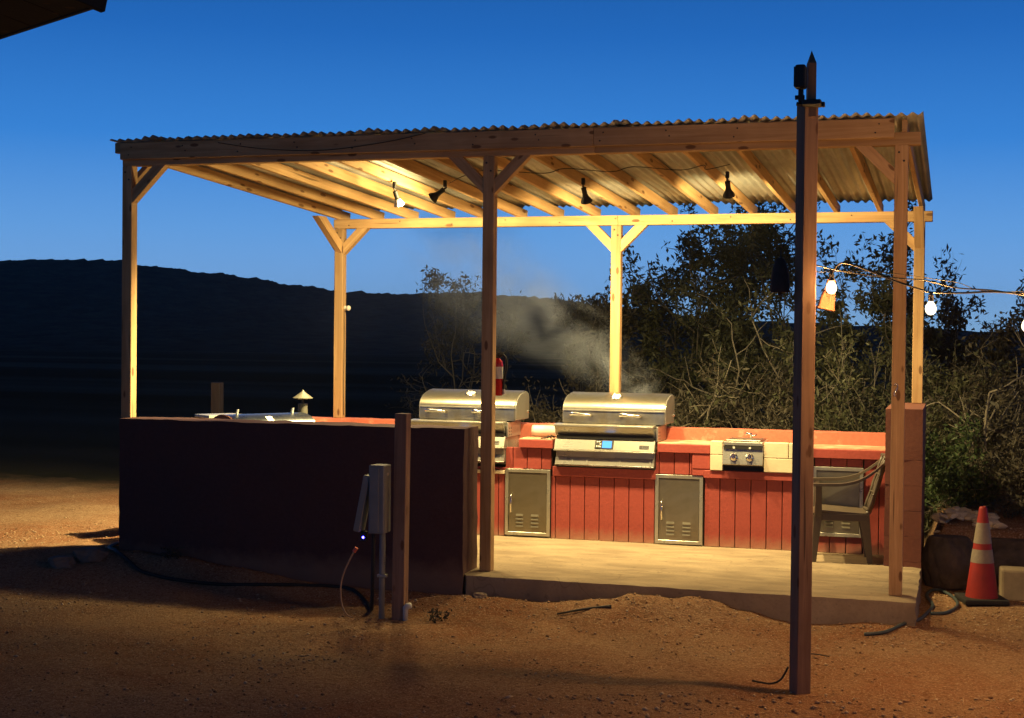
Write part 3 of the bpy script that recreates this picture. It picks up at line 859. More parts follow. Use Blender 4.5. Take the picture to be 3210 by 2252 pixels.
MB().box((1.560, 1.830, 0.6985), (1.886, 1.95, 0.711)).build('base_rail', M_BLACK, sb, Matrix.Translation((1.72, 1.86, 0.70)))
for kx in (1.648, 1.782):
    M = frame(Vector((kx, 1.829, 0.778)), (1, 0, 0), Vector((0, -0.143, 0.037)))
    kn = MB().lathe([(0.033, 0.0), (0.033, 0.008), (0.024, 0.014), (0.022, 0.032), (0.018, 0.036)], 20, M).build('knob', M_CHROME, sb, M)
    smooth_by_angle(kn, 40)
    MB().box((-0.006, -0.024, 0.034), (0.006, 0.024, 0.045)).build('knob_grip', M_CHROME, kn, M, bevel=0.002, local=True)
    MB().box((kx - 0.008, 1.826, 0.850), (kx + 0.010, 1.8335, 0.866)).build('knob_mark', M_WHITE, sb, Matrix.Translation((kx, 1.83, 0.85)))
MB().tube([(1.75, 2.14, 0.922), (1.75, 2.14, 0.955), (1.72, 2.14, 0.962), (1.705, 2.14, 0.950)], 0.012, 8).tube([(1.75, 2.14, 0.935), (1.80, 2.14, 0.950)], 0.009, 8).build('gas_valve', M_CHROME, sb, Matrix.Translation((1.75, 2.14, 0.93)), smooth=True)

# roll and tongs on the counter between the grills
M = Matrix.Translation((-0.215, 2.17, 0.928)) @ Matrix.Rotation(PI / 2, 4, 'Y')
pr_ = MB().lathe([(0.012, 0), (0.048, 0.002), (0.050, 0.01), (0.050, 0.215), (0.048, 0.222), (0.012, 0.224)], 20, M).build('paper_roll', M_WHITE, None, M)
smooth_by_angle(pr_, 40); tag(pr_, 'white roll lying on the counter between the two grills', 'paper roll')
tag(MB().tube([(-0.06, 1.90, 0.880), (0.0, 1.905, 0.888), (0.03, 1.93, 0.905), (0.045, 1.96, 0.885)], 0.007, 6).tube([(-0.02, 1.88, 0.882), (0.01, 1.91, 0.90), (0.02, 1.95, 0.88)], 0.006, 6).build('tongs', M_DARKM, None, Matrix.Translation((0, 1.9, 0.88)), smooth=True),
    'small dark tongs lying at the counter edge left of the lit grill', 'tongs')

# smoker grill behind the front wall
sm = thing('smoker_grill', (-2.1, 0.8, 0.0), 'grill with bluish arched lid showing above the dark front wall', 'grill')
A = Vector((0.58, 0.81, 0)).normalized()
M = frame(Vector((-2.40, 0.46, 1.0)), A)
prof = [(0.235 * math.cos(PI * k / 14), 0.005 + 0.095 * math.sin(PI * k / 14)) for k in range(15)]
lid = MB().prism(prof, 0, 0.74).build('lid', M_MIRROR, sm, M, local=True); smooth_by_angle(lid, 30)
MB().prism([(y * 0.97, z * 0.97 + 0.001) for y, z in prof], -0.012, -0.001).build('end_cap', M_RUST, lid, M, local=True, bevel=0.002)
MB().prism([(y * 1.015, z * 1.015) for y, z in prof], 0.0005, 0.012).build('lid_rim', M_CHROME, lid, M, local=True)
for t in (0.10, 0.62):
    MB().prism([(-0.035, 0.082), (-0.010, 0.095), (-0.030, 0.142), (-0.052, 0.145)][::-1], t, t + 0.012).build('handle_bracket', M_WHITE, lid, M, local=True)
MB().prism([(-0.215, 0.042), (-0.150, 0.080), (-0.154, 0.085), (-0.220, 0.046)][::-1], 0.30, 0.36).build('clip', M_WHITE, lid, M, local=True)
MB().box((-0.02, -0.25, -0.45), (0.76, 0.25, 0.003)).build('body', M_DARKM, sm, M, local=True, bevel=0.01)
MB().box((-0.02, 0.245, 0.055), (0.34, 0.52, 0.080)).build('side_shelf', M_STEEL, sm, M, local=True, bevel=0.004)
for lx, ly in ((0.03, -0.2), (0.03, 0.2), (0.70, -0.2), (0.70, 0.2)):
    MB().box((lx - 0.02, ly - 0.02, -1.0), (lx + 0.02, ly + 0.02, -0.451)).build('leg', M_DARKM, sm, M, local=True)
ch = MB().lathe([(0.042, 0.98), (0.042, 1.165)], 16, Matrix.Translation((-2.066, 1.28, 0))).build('chimney', M_DULLGREY, sm, Matrix.Translation((-2.066, 1.28, 0.98)), smooth=False)
smooth_by_angle(ch)
rc = MB().lathe([(0.001, 1.196), (0.088, 1.212), (0.088, 1.216), (0.012, 1.272), (0.008, 1.285), (0.001, 1.287)], 20, Matrix.Translation((-2.066, 1.28, 0)), capped=False).build('rain_cap', M_DULLGREY, ch, Matrix.Translation((-2.066, 1.28, 1.2)))
smooth_by_angle(rc, 50)
MB().tube([(-2.066, 1.28, 1.16), (-2.066, 1.28, 1.21)], 0.012, 6).build('cap_stem', M_DARKM, ch, Matrix.Translation((-2.066, 1.28, 1.16)))

# ================================================================== work lights under the rafters
def work_light(px, py, aim, watts, label, mat=M_BLACK, spread=118, key='c'):
    pz = zf + slope * py
    t = thing('work_light', (px, py, pz), label, 'spotlight', 'clamp spotlights under the rafters')
    aim = Vector(aim).normalized()
    j = Vector((px, py, pz - 0.068))
    MB().box((px - 0.014, py - 0.014, pz - 0.055), (px + 0.014, py + 0.014, pz)).build('mount', M_BLACK, t, Matrix.Translation((px, py, pz)), bevel=0.004)
    M = frame(j, aim.orthogonal(), aim)
    MB().lathe([(0.006, -0.018), (0.009, 0.0), (0.006, 0.016)], 10, M).build('swivel', M_DARKM, t, M)
    arm = MB().lathe([(0.014, 0.012), (0.021, 0.014), (0.021, 0.075), (0.024, 0.078), (0.024, 0.084), (0.018, 0.088)], 14, M).build('socket_barrel', M_BLACK, t, M)
    smooth_by_angle(arm, 40)
    sh = MB().lathe([(0.019, 0.084), (0.026, 0.092), (0.046, 0.128), (0.049, 0.140), (0.046, 0.140), (0.042, 0.127), (0.022, 0.096)], 20, M, capped=False).build('lamp_shade', mat, t, M)
    smooth_by_angle(sh, 40)
    MB().lathe([(0.020, 0.100), (0.038, 0.122), (0.040, 0.130), (0.030, 0.137), (0.001, 0.139)], 18, M, capped=False).build('lamp_bulb', M_PARBULB, t, M, smooth=True)
    ld = bpy.data.lights.new('work_light_lamp', 'SPOT')
    ld.energy = watts; ld.color = FLOOD_COL; ld.shadow_soft_size = 0.022
    ld.spot_size = math.radians(spread); ld.spot_blend = 0.85
    lo = bpy.data.objects.new('lamp', ld)
    zax = -aim
    xax = zax.orthogonal().normalized(); yax = zax.cross(xax)
    pos = j + aim * 0.158
    Ml = Matrix(((xax.x, yax.x, zax.x, pos.x), (xax.y, yax.y, zax.y, pos.y), (xax.z, yax.z, zax.z, pos.z), (0, 0, 0, 1)))
    place(lo, Ml, t)
    # a reflector flood also throws a weak wide spill around its main beam
    l2 = bpy.data.lights.new('work_light_spill', 'SPOT')
    l2.energy = SPILL_W[key]; l2.color = FLOOD_COL; l2.shadow_soft_size = 0.09
    l2.spot_size = math.radians(176); l2.spot_blend = 0.35
    place(bpy.data.objects.new('lamp_spill', l2), Ml, t)
work_light(-1.125, 1.042, (0.20, 0.45, -1.0), FLOOD_W['a'], 'spotlight with pale lit shade, leftmost of the four under the roof', M_WHITE, key='a')
work_light(-0.671, 1.036, (-0.82, 0.05, -0.57), FLOOD_W['b'], 'black spotlight under the roof swung sideways to the left', spread=70, key='b')
work_light(0.510, 1.063, (0.10, 0.62, -1.0), FLOOD_W['c'], 'black spotlight hanging straight down just right of the middle post')
work_light(1.697, 0.956, (0.02, 0.70, -1.0), FLOOD_W['d'], 'black spotlight under the roof nearest the tall pole', key='d')

# ================================================================== tall pole with lights
tp = thing('light_pole', (2.62, -2.2, -0.2), 'tall square timber pole with pointed stake top standing in front of the shelter', 'pole')
th = math.radians(-31) + 0
Rz = Matrix.Rotation(math.radians(36), 4, 'Z')
def pole_M(x, y, z): return Matrix.Translation((x, y, z)) @ Rz @ Matrix.Rotation(-PI / 2, 4, 'Y')
PX, PY = 2.612, -2.155
lean = Matrix.Identity(4)
MB().box((0, -0.0445, -0.0445), (3.36, 0.0445, 0.0445)).build('post', M_POLE, tp, pole_M(PX, PY, -0.26), bevel=0.004, local=True)
stx = Matrix.Translation((0.0, 0.0, 0))
prof_M = pole_M(PX + 0.018, PY - 0.030, 2.62)
st = MB()
w = 0.031
st.box((0.40, -w, -w * 0.7), (0.70, w, w * 0.7))
st.add([(0.70, -w, -w * 0.7), (0.70, w, -w * 0.7), (0.70, w, w * 0.7), (0.70, -w, w * 0.7), (0.775, 0, 0)], [(0, 1, 4), (1, 2, 4), (2, 3, 4), (3, 0, 4)])
st.build('pointed_stake', M_POLE, tp, Matrix.Translation((PX + 0.020, PY - 0.012, 2.62)) @ Matrix.Rotation(_yaw, 4, 'Z') @ Matrix.Rotation(-PI / 2, 4, 'Y'), local=True)
# clamp flood light on the pole top
cl = thing('clamp_floodlight', (2.58, -2.21, 3.2), 'small black floodlight head clamped near the tip of the tall pole', 'floodlight')
MB().box((2.549, -2.26, 3.175), (2.608, -2.17, 3.305)).build('housing', M_BLACK, cl, Matrix.Translation((2.58, -2.21, 3.24)), bevel=0.014, seg=2)
MB().box((2.543, -2.25, 3.185), (2.549, -2.18, 3.295)).build('lens', M_DARKM, cl, Matrix.Translation((2.545, -2.21, 3.24)), bevel=0.002)
MB().box((2.566, -2.225, 3.10), (2.594, -2.197, 3.172)).build('stem', M_BLACK, cl, Matrix.Translation((2.58, -2.21, 3.1)), bevel=0.004)
MB().tube([(2.548, -2.21, 3.128), (2.600, -2.21, 3.128)], 0.013, 8).build('knob', M_BLACK, cl, Matrix.Translation((2.55, -2.21, 3.13)))
MB().tube([(2.556, -2.215, 3.093), (2.60, -2.21, 3.085)], 0.011, 8).build('knob', M_BLACK, cl, Matrix.Translation((2.56, -2.21, 3.09)))
MB().box((2.590, -2.262, 3.075), (2.695, -2.16, 3.108)).build('clamp_band', M_BLACK, cl, Matrix.Translation((2.64, -2.21, 3.09)), bevel=0.006)
MB().box((2.695, -2.225, 3.070), (2.712, -2.195, 3.098)).build('clamp_screw', M_BLACK, cl, Matrix.Translation((2.70, -2.21, 3.08)), bevel=0.003)

# string lights
sl = thing('string_light', (3.2, -2.1, 2.0), 'string of glowing bulbs on dark cords from the pole off to the right', 'string light')
pts = [(2.745, -2.1, 2.10), (2.752, -2.1, 2.14), (2.775, -2.1, 2.19), (2.813, -2.1, 2.212), (2.90, -2.1, 2.19), (3.06, -2.1, 2.125), (3.22, -2.1, 2.068), (3.29, -2.1, 2.048), (3.45, -2.09, 2.045), (3.62, -2.08, 2.052), (3.774, -2.07, 2.035), (3.95, -2.06, 1.98), (4.3, -2.04, 2.03), (4.8, -2.0, 2.12), (5.6, -1.9, 2.22)]
pipe('cord', spline(pts, 6), 0.0058, M_DARKM, sl, 7)
pts = [(2.66, -2.14, 2.20), (2.85, -2.05, 2.16), (3.08, -2.05, 2.13), (3.26, -2.05, 2.115), (3.42, -2.05, 2.075), (3.6, -2.05, 2.062), (3.78, -2.04, 2.045), (4.2, -2.0, 2.06), (5.6, -1.85, 2.24)]
pipe('cord', spline(pts, 6), 0.0045, M_DARKM, sl, 6)
pts = [(2.66, -2.14, 2.16), (3.0, -2.02, 2.165), (3.4, -2.02, 2.11), (3.8, -2.02, 2.055), (5.6, -1.8, 2.2)]
pipe('guy_wire', spline(pts, 6), 0.0022, M_DARKM, sl, 5)
def bulb(x, y, z, lead):
    M = Matrix.Translation((x, y, z))
    b = MB().lathe([(0.001, -0.036), (0.016, -0.032), (0.028, -0.017), (0.031, 0.0), (0.027, 0.017), (0.016, 0.034), (0.012, 0.040)], 16, M).build('bulb', M_BULB, sl, M, smooth=True)
    MB().lathe([(0.013, 0.0405), (0.015, 0.042), (0.015, 0.075), (0.006, 0.085)], 12, M).build('socket', M_DARKM, b, M)
    pipe('lead', [(x, y, z + 0.084), (x, y, z + 0.084 + lead)], 0.004, M_DARKM, b, 5)
    ld = bpy.data.lights.new('bulb_lamp', 'POINT'); ld.energy = BULB_W; ld.color = BULB_COL; ld.shadow_soft_size = 0.036
    lo = bpy.data.objects.new('lamp', ld); place(lo, Matrix.Translation((x, y, z)), sl)
    b.visible_shadow = True
    return b
bulb(2.752, -2.1, 2.072, 0.002)
bulb(3.290, -2.1, 1.958, 0.004)
bulb(3.795, -2.07, 1.868, 0.07)
bulb(4.55, -2.02, 1.99, 0.004)
bulb(5.15, -1.96, 2.07, 0.004)  # last two bulbs hang out of view, added to brighten the foreground

# two hanging bells by the pole
M = Matrix.Translation((2.715, -2.035, 1.955)) @ Matrix.Rotation(_yaw, 4, 'Z') @ Matrix.Rotation(math.radians(12), 4, 'Y')
cbell = thing('cow_bell', (2.715, -2.035, 1.955), 'rusty flat sided bell lit up behind the first bulb, right of the pole', 'bell')
bp_ = MB()
bp_.add([(-0.046, -0.03, 0), (0.046, -0.03, 0), (0.046, 0.03, 0), (-0.046, 0.03, 0), (-0.034, -0.018, 0.105), (0.034, -0.018, 0.105), (0.034, 0.018, 0.105), (-0.034, 0.018, 0.105)],
        [(0, 3, 2, 1), (4, 5, 6, 7), (0, 1, 5, 4), (1, 2, 6, 5), (2, 3, 7, 6), (3, 0, 4, 7)])
bp_.build('shell', M_RUST, cbell, M, bevel=0.004, local=True)
MB().box((-0.049, -0.033, -0.006), (0.049, 0.033, 0.004)).build('rim', M_RUST, cbell, M, bevel=0.002, local=True)
MB().tube([(-0.026, 0, 0.105), (-0.020, 0, 0.165), (0.0, 0, 0.185), (0.020, 0, 0.165), (0.026, 0, 0.105)], 0.005, 6).build('strap', M_RUST, cbell, M, smooth=True, local=True)
M = Matrix.Translation((2.470, -2.13, 2.045))
dbell = thing('hanging_bell', (2.470, -2.13, 2.045), 'dark round shouldered bell hanging just left of the tall pole', 'bell')
db = MB().lathe([(0.050, 0.0), (0.053, 0.006), (0.053, 0.05), (0.050, 0.10), (0.040, 0.150), (0.024, 0.185), (0.008, 0.198)], 20, M).build('shell', M_DKRUST, dbell, M)
smooth_by_angle(db, 50)
MB().tube([(2.470, -2.13, 2.243), (2.474, -2.13, 2.30), (2.56, -2.14, 2.36)], 0.004, 5).build('cord', M_DARKM, dbell, M)
MB().tube([(2.47, -2.13, 2.045), (2.47, -2.13, 2.025)], 0.012, 8).build('clapper', M_DKRUST, dbell, M)

# ================================================================== short post with power box
sp = thing('short_post', (-0.26, -1.0, -0.2), 'short timber post in front of the dark wall carrying the power box', 'post')
beam('post', (-0.262, -0.975, -0.28), (-0.250, -0.975, 1.235), 0.089, 0.089, M_POLE, sp, up=(0, 1, 0))
eb = thing('power_box', (-0.41, -1.0, 0.4), 'grey outdoor power box with hinged cover hanging open on the short post', 'power box')
MB().box((-0.462, -1.075, 0.40), (-0.348, -0.94, 0.875)).build('housing', M_GREYBOX, eb, Matrix.Translation((-0.41, -1.0, 0.4)), bevel=0.006)
MB().box((-0.452, -1.081, 0.415), (-0.385, -1.0755, 0.855)).build('front_panel', M_GREYBOX, eb, Matrix.Translation((-0.41, -1.08, 0.4)), bevel=0.002)
M = Matrix.Translation((-0.478, -1.02, 0.80)) @ Matrix.Rotation(math.radians(11), 4, 'Y')
MB().box((-0.024, -0.055, -0.40), (0.024, 0.055, 0.0)).build('cover', M_GREYBOX, eb, M, bevel=0.006, local=True)
MB().tube([(-0.385, -1.0, 0.40), (-0.387, -1.0, -0.30)], 0.021, 12).build('conduit', M_GREYBOX, eb, Matrix.Translation((-0.385, -1.0, 0.4)), smooth=True)
for z in (0.09, 0.80):
    MB().box((-0.415, -1.025, z), (-0.345, -0.985, z + 0.02)).build('pipe_strap', M_STEEL, eb, Matrix.Translation((-0.38, -1.0, z)), bevel=0.003)
ad = thing('power_adapter', (-0.513, -1.03, 0.36), 'small black plug with a glowing blue light below the open cover', 'plug')
MB().box((-0.535, -1.045, 0.335), (-0.490, -1.005, 0.408)).build('housing', M_BLACK, ad, Matrix.Translation((-0.51, -1.02, 0.36)), bevel=0.006)
M = Matrix.Translation((-0.512, -1.0455, 0.366)) @ Matrix.Rotation(PI / 2, 4, 'X')
MB().lathe([(0.008, 0.0), (0.007, 0.004), (0.001, 0.006)], 10, M).build('led', M_LED, ad, M)
ec = thing('extension_cord', (-0.6, -1.02, 0.2), 'thin tan extension cord with orange plug hanging to the ground', 'cord')
pipe('cord', spline([(-0.588, -1.02, 0.262), (-0.62, -1.02, 0.205), (-0.665, -1.02, 0.11), (-0.688, -1.02, 0.02), (-0.682, -1.03, -0.08), (-0.655, -1.04, -0.15), (-0.615, -1.06, -0.185), (-0.57, -1.08, -0.193)], 5), 0.006, M_CORD, ec, 6)
MB().tube([(-0.590, -1.02, 0.258), (-0.572, -1.02, 0.287)], 0.014, 8).build('plug', M_ORANGE, ec, Matrix.Translation((-0.58, -1.02, 0.27)))
hz_ = lambda x, y: gnd(x, y) + 0.010
bh = [(-0.452, -1.0, 0.402), (-0.455, -1.0, 0.2), (-0.462, -0.99, 0.0), (-0.478, -0.96, -0.13)]
gh = [(-0.55, -0.80), (-0.70, -0.52), (-0.88, -0.34), (-1.08, -0.27), (-1.48, -0.42), (-1.85, -0.56), (-2.2, -0.60), (-2.445, -0.56), (-2.60, -0.52), (-2.78, -0.40), (-2.95, -0.28), (-3.12, -0.12), (-3.17, 0.1)]
bh += [(x, y, hz_(x, y)) for x, y in gh]
tag(pipe('black_hose', spline(bh, 6), 0.014, M_BLACK, None, 8), 'thick black cable running from the power box along the wall foot', 'cable')
M = Matrix.Translation((-0.205, -1.01, -0.14))
tag(MB().tube([(-0.205, -1.01, -0.24), (-0.205, -1.01, -0.13), (-0.203, -1.01, -0.115), (-0.190, -1.01, -0.10), (-0.165, -1.01, -0.095)], 0.02, 10, rs=[0.018, 0.018, 0.023, 0.023, 0.020]).build('pipe_elbow', M_WHITE, None, M, smooth=True),
    'white plastic pipe elbow standing at the foot of the short post', 'pipe fitting')

# ================================================================== small things on the shelter
fe = thing('fire_extinguisher', (0.06, 0.16, 1.34), 'red fire extinguisher hung behind the middle front post', 'fire extinguisher')
M = Matrix.Translation((0.078, 0.150, 1.325))
b_ = MB().lathe([(0.040, 0.0), (0.046, 0.008), (0.046, 0.235), (0.040, 0.262), (0.022, 0.282), (0.016, 0.286)], 20, M).build('cylinder', M_EXT, fe, M)
smooth_by_angle(b_, 40)
MB().lathe([(0.0465, 0.13), (0.0465, 0.22)], 20, M, capped=False).build('label', M_WHITE, b_, M)
MB().lathe([(0.017, 0.286), (0.017, 0.305), (0.010, 0.31)], 10, M).build('valve', M_BLACK, fe, M)
MB().box((0.06, 0.135, 1.632), (0.125, 0.160, 1.641)).box((0.055, 0.135, 1.648), (0.128, 0.160, 1.656)).build('lever', M_BLACK, fe, M, bevel=0.002)
pipe('hose', spline([(0.095, 0.15, 1.62), (0.128, 0.15, 1.635), (0.152, 0.15, 1.60), (0.155, 0.15, 1.54), (0.142, 0.15, 1.48), (0.132, 0.15, 1.43), (0.134, 0.15, 1.37)], 5), 0.009, M_BLACK, fe, 7)
MB().tube([(0.134, 0.15, 1.375), (0.137, 0.15, 1.335)], 0.009, 7, rs=[0.009, 0.013]).build('nozzle', M_WHITE, fe, M)
MB().box((0.055, 0.0895, 1.36), (0.075, 0.104, 1.60)).build('bracket', M_DARKM, fe, M)

sn = thing('motion_sensor', (-2.17, 2.40, 2.03), 'small white sensor knob on the back left post', 'sensor')
M = Matrix.Translation((-2.1915, 2.47, 2.03)) @ Matrix.Rotation(PI / 2, 4, 'Y')
MB().lathe([(0.022, 0), (0.022, 0.012), (0.014, 0.020), (0.014, 0.03)], 12, M).build('base', M_WHITE, sn, M)
M = Matrix.Translation((-2.150, 2.462, 2.028))
MB().lathe([(0.001, -0.026), (0.018, -0.020), (0.026, 0.0), (0.018, 0.020), (0.001, 0.026)], 14, M, capped=False).build('sensor_head', M_WHITE, sn, M, smooth=True)
tag(pipe('post_cable', spline([(-2.19, 2.455, 2.0), (-2.189, 2.46, 1.7), (-2.189, 2.452, 1.3), (-2.188, 2.46, 1.0)], 5), 0.004, M_DARKM, None, 5), 'thin dark cable running down the side of the back left post', 'cable')

hk = MB().tube(spline([(3.022, -0.006, 1.462), (3.030, -0.018, 1.476), (3.042, -0.020, 1.468), (3.043, -0.018, 1.448), (3.032, -0.016, 1.425), (3.022, -0.012, 1.408), (3.024, -0.012, 1.395), (3.034, -0.012, 1.393)], 5), 0.0045, 6)
tag(hk.build('wire_hook', M_CHROME, None, Matrix.Translation((3.03, -0.01, 1.43)), smooth=True), 'bent wire hook on the front right post', 'hook')

# ================================================================== plastic armchair
chx, chy = 2.552, 1.585
cr = math.radians(180 + 7)
ch_ = thing('plastic_chair', (chx, chy, 0.0), 'dark plastic garden armchair on the slab before the right cabinet door', 'chair', rz=0)
Mc = Matrix.Translation((chx, chy, 0)) @ Matrix.Rotation(cr, 4, 'Z')   # local +x is the front of the chair
def cpart(mb, nm, bevel=0.006, par=None, smooth=False):
    return mb.build(nm, M_CHAIR, par or ch_, Mc, bevel=bevel, seg=2, smooth=smooth, local=True)
sv = MB()
nS = 10
top = []; 
for i in range(nS + 1):
    for j in range(nS + 1):
        x = -0.215 + 0.44 * i / nS; y = (-0.215 + 0.43 * j / nS) * (0.90 + 0.10 * i / nS)
        z = 0.395 + 0.028 * (i / nS) - 0.016 * math.sin(PI * j / nS) - (0.03 * max(0, (i / nS - 0.85) / 0.15) ** 2)
        top.append((x, y, z))
k = nS + 1
fs = [(i * k + j, (i + 1) * k + j, (i + 1) * k + j + 1, i * k + j + 1) for i in range(nS) for j in range(nS)]
bt = [(x, y, z - 0.018) for x, y, z in top]
n0 = len(top)
fb = [tuple(n0 + q for q in f[::-1]) for f in fs]
rimi = [(0, j) for j in range(k)] + [(i, nS) for i in range(1, k)] + [(nS, j) for j in range(nS - 1, -1, -1)] + [(i, 0) for i in range(nS - 1, 0, -1)]
ri = [i * k + j for i, j in rimi]
fr_ = [(ri[q], ri[(q + 1) % len(ri)], n0 + ri[(q + 1) % len(ri)], n0 + ri[q]) for q in range(len(ri))]
sv.add(top + bt, fs + fb + fr_)
seat = sv.build('seat', M_CHAIR, ch_, Mc, local=True); smooth_by_angle(seat, 40)
cpart(MB().prism([(-0.20, 0.335), (0.20, 0.335), (0.205, 0.398), (-0.205, 0.398)], 0.195, 0.215), 'apron')
cpart(MB().box((-0.20, -0.207, 0.335), (0.20, -0.192, 0.392)), 'apron'); cpart(MB().box((-0.20, 0.192, 0.335), (0.20, 0.207, 0.392)), 'apron')
def leg(x0, y0, x1, y1, w0, w1, z1=0.40):
    m = MB(); vs = []
    for (cx_, cy_, z, w_) in ((x1, y1, 0.0, w1), (x0, y0, z1, w0)):
        vs += [(cx_ - w_, cy_ - w_ * 0.55, z), (cx_ + w_, cy_ - w_ * 0.55, z), (cx_ + w_, cy_ + w_ * 0.55, z), (cx_ - w_, cy_ + w_ * 0.55, z)]
    m.add(vs, [(0, 3, 2, 1), (4, 5, 6, 7), (0, 1, 5, 4), (1, 2, 6, 5), (2, 3, 7, 6), (3, 0, 4, 7)])
    return cpart(m, 'leg')
for s in (-1, 1):
    leg(0.185, 0.20 * s, 0.215, 0.205 * s, 0.034, 0.020, 0.39)
    leg(-0.175, 0.185 * s, -0.225, 0.165 * s, 0.040, 0.022, 0.39)
    # armrest: front upright, then the long curve rising into the back
    cpart(MB().add([(0.155, 0.205 * s - 0.02, 0.37), (0.215, 0.205 * s - 0.02, 0.37), (0.215, 0.205 * s + 0.02, 0.37), (0.155, 0.205 * s + 0.02, 0.37),
                    (0.160, 0.235 * s - 0.02, 0.625), (0.205, 0.235 * s - 0.02, 0.625), (0.205, 0.235 * s + 0.02, 0.625), (0.160, 0.235 * s + 0.02, 0.625)],
                   [(0, 3, 2, 1), (4, 5, 6, 7), (0, 1, 5, 4), (1, 2, 6, 5), (2, 3, 7, 6), (3, 0, 4, 7)]), 'arm_support')
    ctl = [(0.225, 0.235 * s, 0.632), (0.12, 0.242 * s, 0.634), (0.0, 0.246 * s, 0.640), (-0.12, 0.238 * s, 0.668), (-0.22, 0.215 * s, 0.722), (-0.315, 0.18 * s, 0.800)]
    pp = spline(ctl, 4); m = MB(); vs = []
    for q in pp:
        hw = 0.026
        vs += [(q.x, q.y - hw, q.z), (q.x, q.y + hw, q.z), (q.x, q.y + hw, q.z - 0.022), (q.x, q.y - hw, q.z - 0.022)]
    f_ = []
    for a in range(len(pp) - 1):
        for b in range(4):
            f_.append((a * 4 + b, a * 4 + (b + 1) % 4, (a + 1) * 4 + (b + 1) % 4, (a + 1) * 4 + b))
    f_ += [(3, 2, 1, 0), tuple((len(pp) - 1) * 4 + b for b in range(4))]
    m.add(vs, f_); arm = m.build('armrest', M_CHAIR, ch_, Mc, local=True); smooth_by_angle(arm, 45)
# backrest of upright slats between two stiles, leaning back
def back_pt(u, v):
    z = 0.40 + 0.44 * v
    x = -0.195 - 0.135 * v - 0.035 * (1 - (2 * u - 1) ** 2)
    y = (-0.19 + 0.38 * u) * (1.0 - 0.05 * v)
    return Vector((x, y, z))
for i in range(7):
    u = 0.06 + 0.88 * i / 6
    pp = [back_pt(u, v) for v in np.linspace(0, 1, 7)]
    rs = [0.013, 0.016, 0.010, 0.016, 0.010, 0.016, 0.013]
    cpart(MB().tube(pp, 0.013, 6, rs=rs), 'back_slat', 0.0, smooth=True)
for v in (0.0, 0.33, 0.66, 1.0):
    pp = [back_pt(u, v) for u in np.linspace(0.02, 0.98, 9)]
    cpart(MB().tube(pp, 0.017 if v in (0.0, 1.0) else 0.009, 6), 'back_rail', 0.0, smooth=True)

# ================================================================== traffic cone, concrete block, boulder, rocks
cone = thing('traffic_cone', (3.636, 1.13, -0.19), 'scuffed orange traffic cone with two white bands', 'traffic cone')
CM = Matrix.Translation((3.640, 1.12, gnd(3.64, 1.12)))
def band(z0, z1, mat, nm, dr=0.0):
    r = lambda z: 0.125 - (0.125 - 0.026) * z / 0.74
    q = MB().lathe([(r(z0) + dr, z0), (r(z1) + dr, z1)], 28, CM, capped=False).build(nm, mat, cone, CM); smooth_by_angle(q); return q
MB().box((-0.165, -0.165, 0.0), (0.165, 0.165, 0.038)).build('base', M_RUBBER, cone, CM @ Matrix.Rotation(0.25, 4, 'Z'), bevel=0.012, seg=2, local=True)
band(0.036, 0.30, M_CONE, 'lower_body'); band(0.30, 0.40, M_CONEW, 'white_band', 0.0015); band(0.40, 0.445, M_CONE, 'orange_band')
band(0.445, 0.60, M_CONEW, 'white_band', 0.0015)
q = MB().lathe([(0.0447, 0.60), (0.030, 0.70), (0.028, 0.715), (0.020, 0.722), (0.014, 0.715)], 24, CM, capped=False).build('tip', M_CONE, cone, CM); smooth_by_angle(q, 50)

cbk = MB().prism([(0, 0), (0.30, 0), (0.27, 0.235), (0.05, 0.235)], 0, 0.9)
tag(cbk.build('concrete_block', M_BLOCK, None, Matrix.Translation((3.785, 1.22, gnd(3.9, 1.3) - 0.01)) @ Matrix.Rotation(0.05, 4, 'Z'), bevel=0.018, seg=2, local=True),
    'tan concrete block cut by the right edge behind the cone', 'concrete block')

def rock_mesh(name, sx, sy, sz, seed, mat, sub=3, amp=0.35):
    bm = bmesh.new(); bmesh.ops.create_icosphere(bm, subdivisions=sub, radius=1.0)
    for v in bm.verts:
        d = v.co.normalized()
        n = mnoise.fractal(d * 1.3 + Vector((seed, seed * 0.7, 0)), 1, 2.1, 4)
        c_ = mnoise.cell(d * 1.9 + Vector((seed, 0, 0)))
        v.co = d * (1 + amp * n)
        v.co.x *= sx; v.co.y *= sy; v.co.z *= sz
        v.co.z = max(v.co.z, -sz * 0.55); v.co.z = min(v.co.z, sz * 0.8)
    me = bpy.data.meshes.new(name); bm.to_mesh(me); bm.free(); me.materials.append(mat)
    return me
o = bpy.data.objects.new('boulder', rock_mesh('boulder', 0.215, 0.20, 0.30, 2.2, M_DKROCK, 4, 0.16))
place(o, Matrix.Translation((3.40, 1.66, -0.02))); tag(o, 'dark stained boulder between the brown pillar and the traffic cone', 'boulder')
o = bpy.data.objects.new('boulder', rock_mesh('boulder', 0.40, 0.22, 0.27, 5.2, M_DKROCK, 4, 0.3))
place(o, Matrix.Translation((3.95, 1.86, -0.02))); tag(o, 'low dark boulder behind the traffic cone at the right edge', 'boulder')

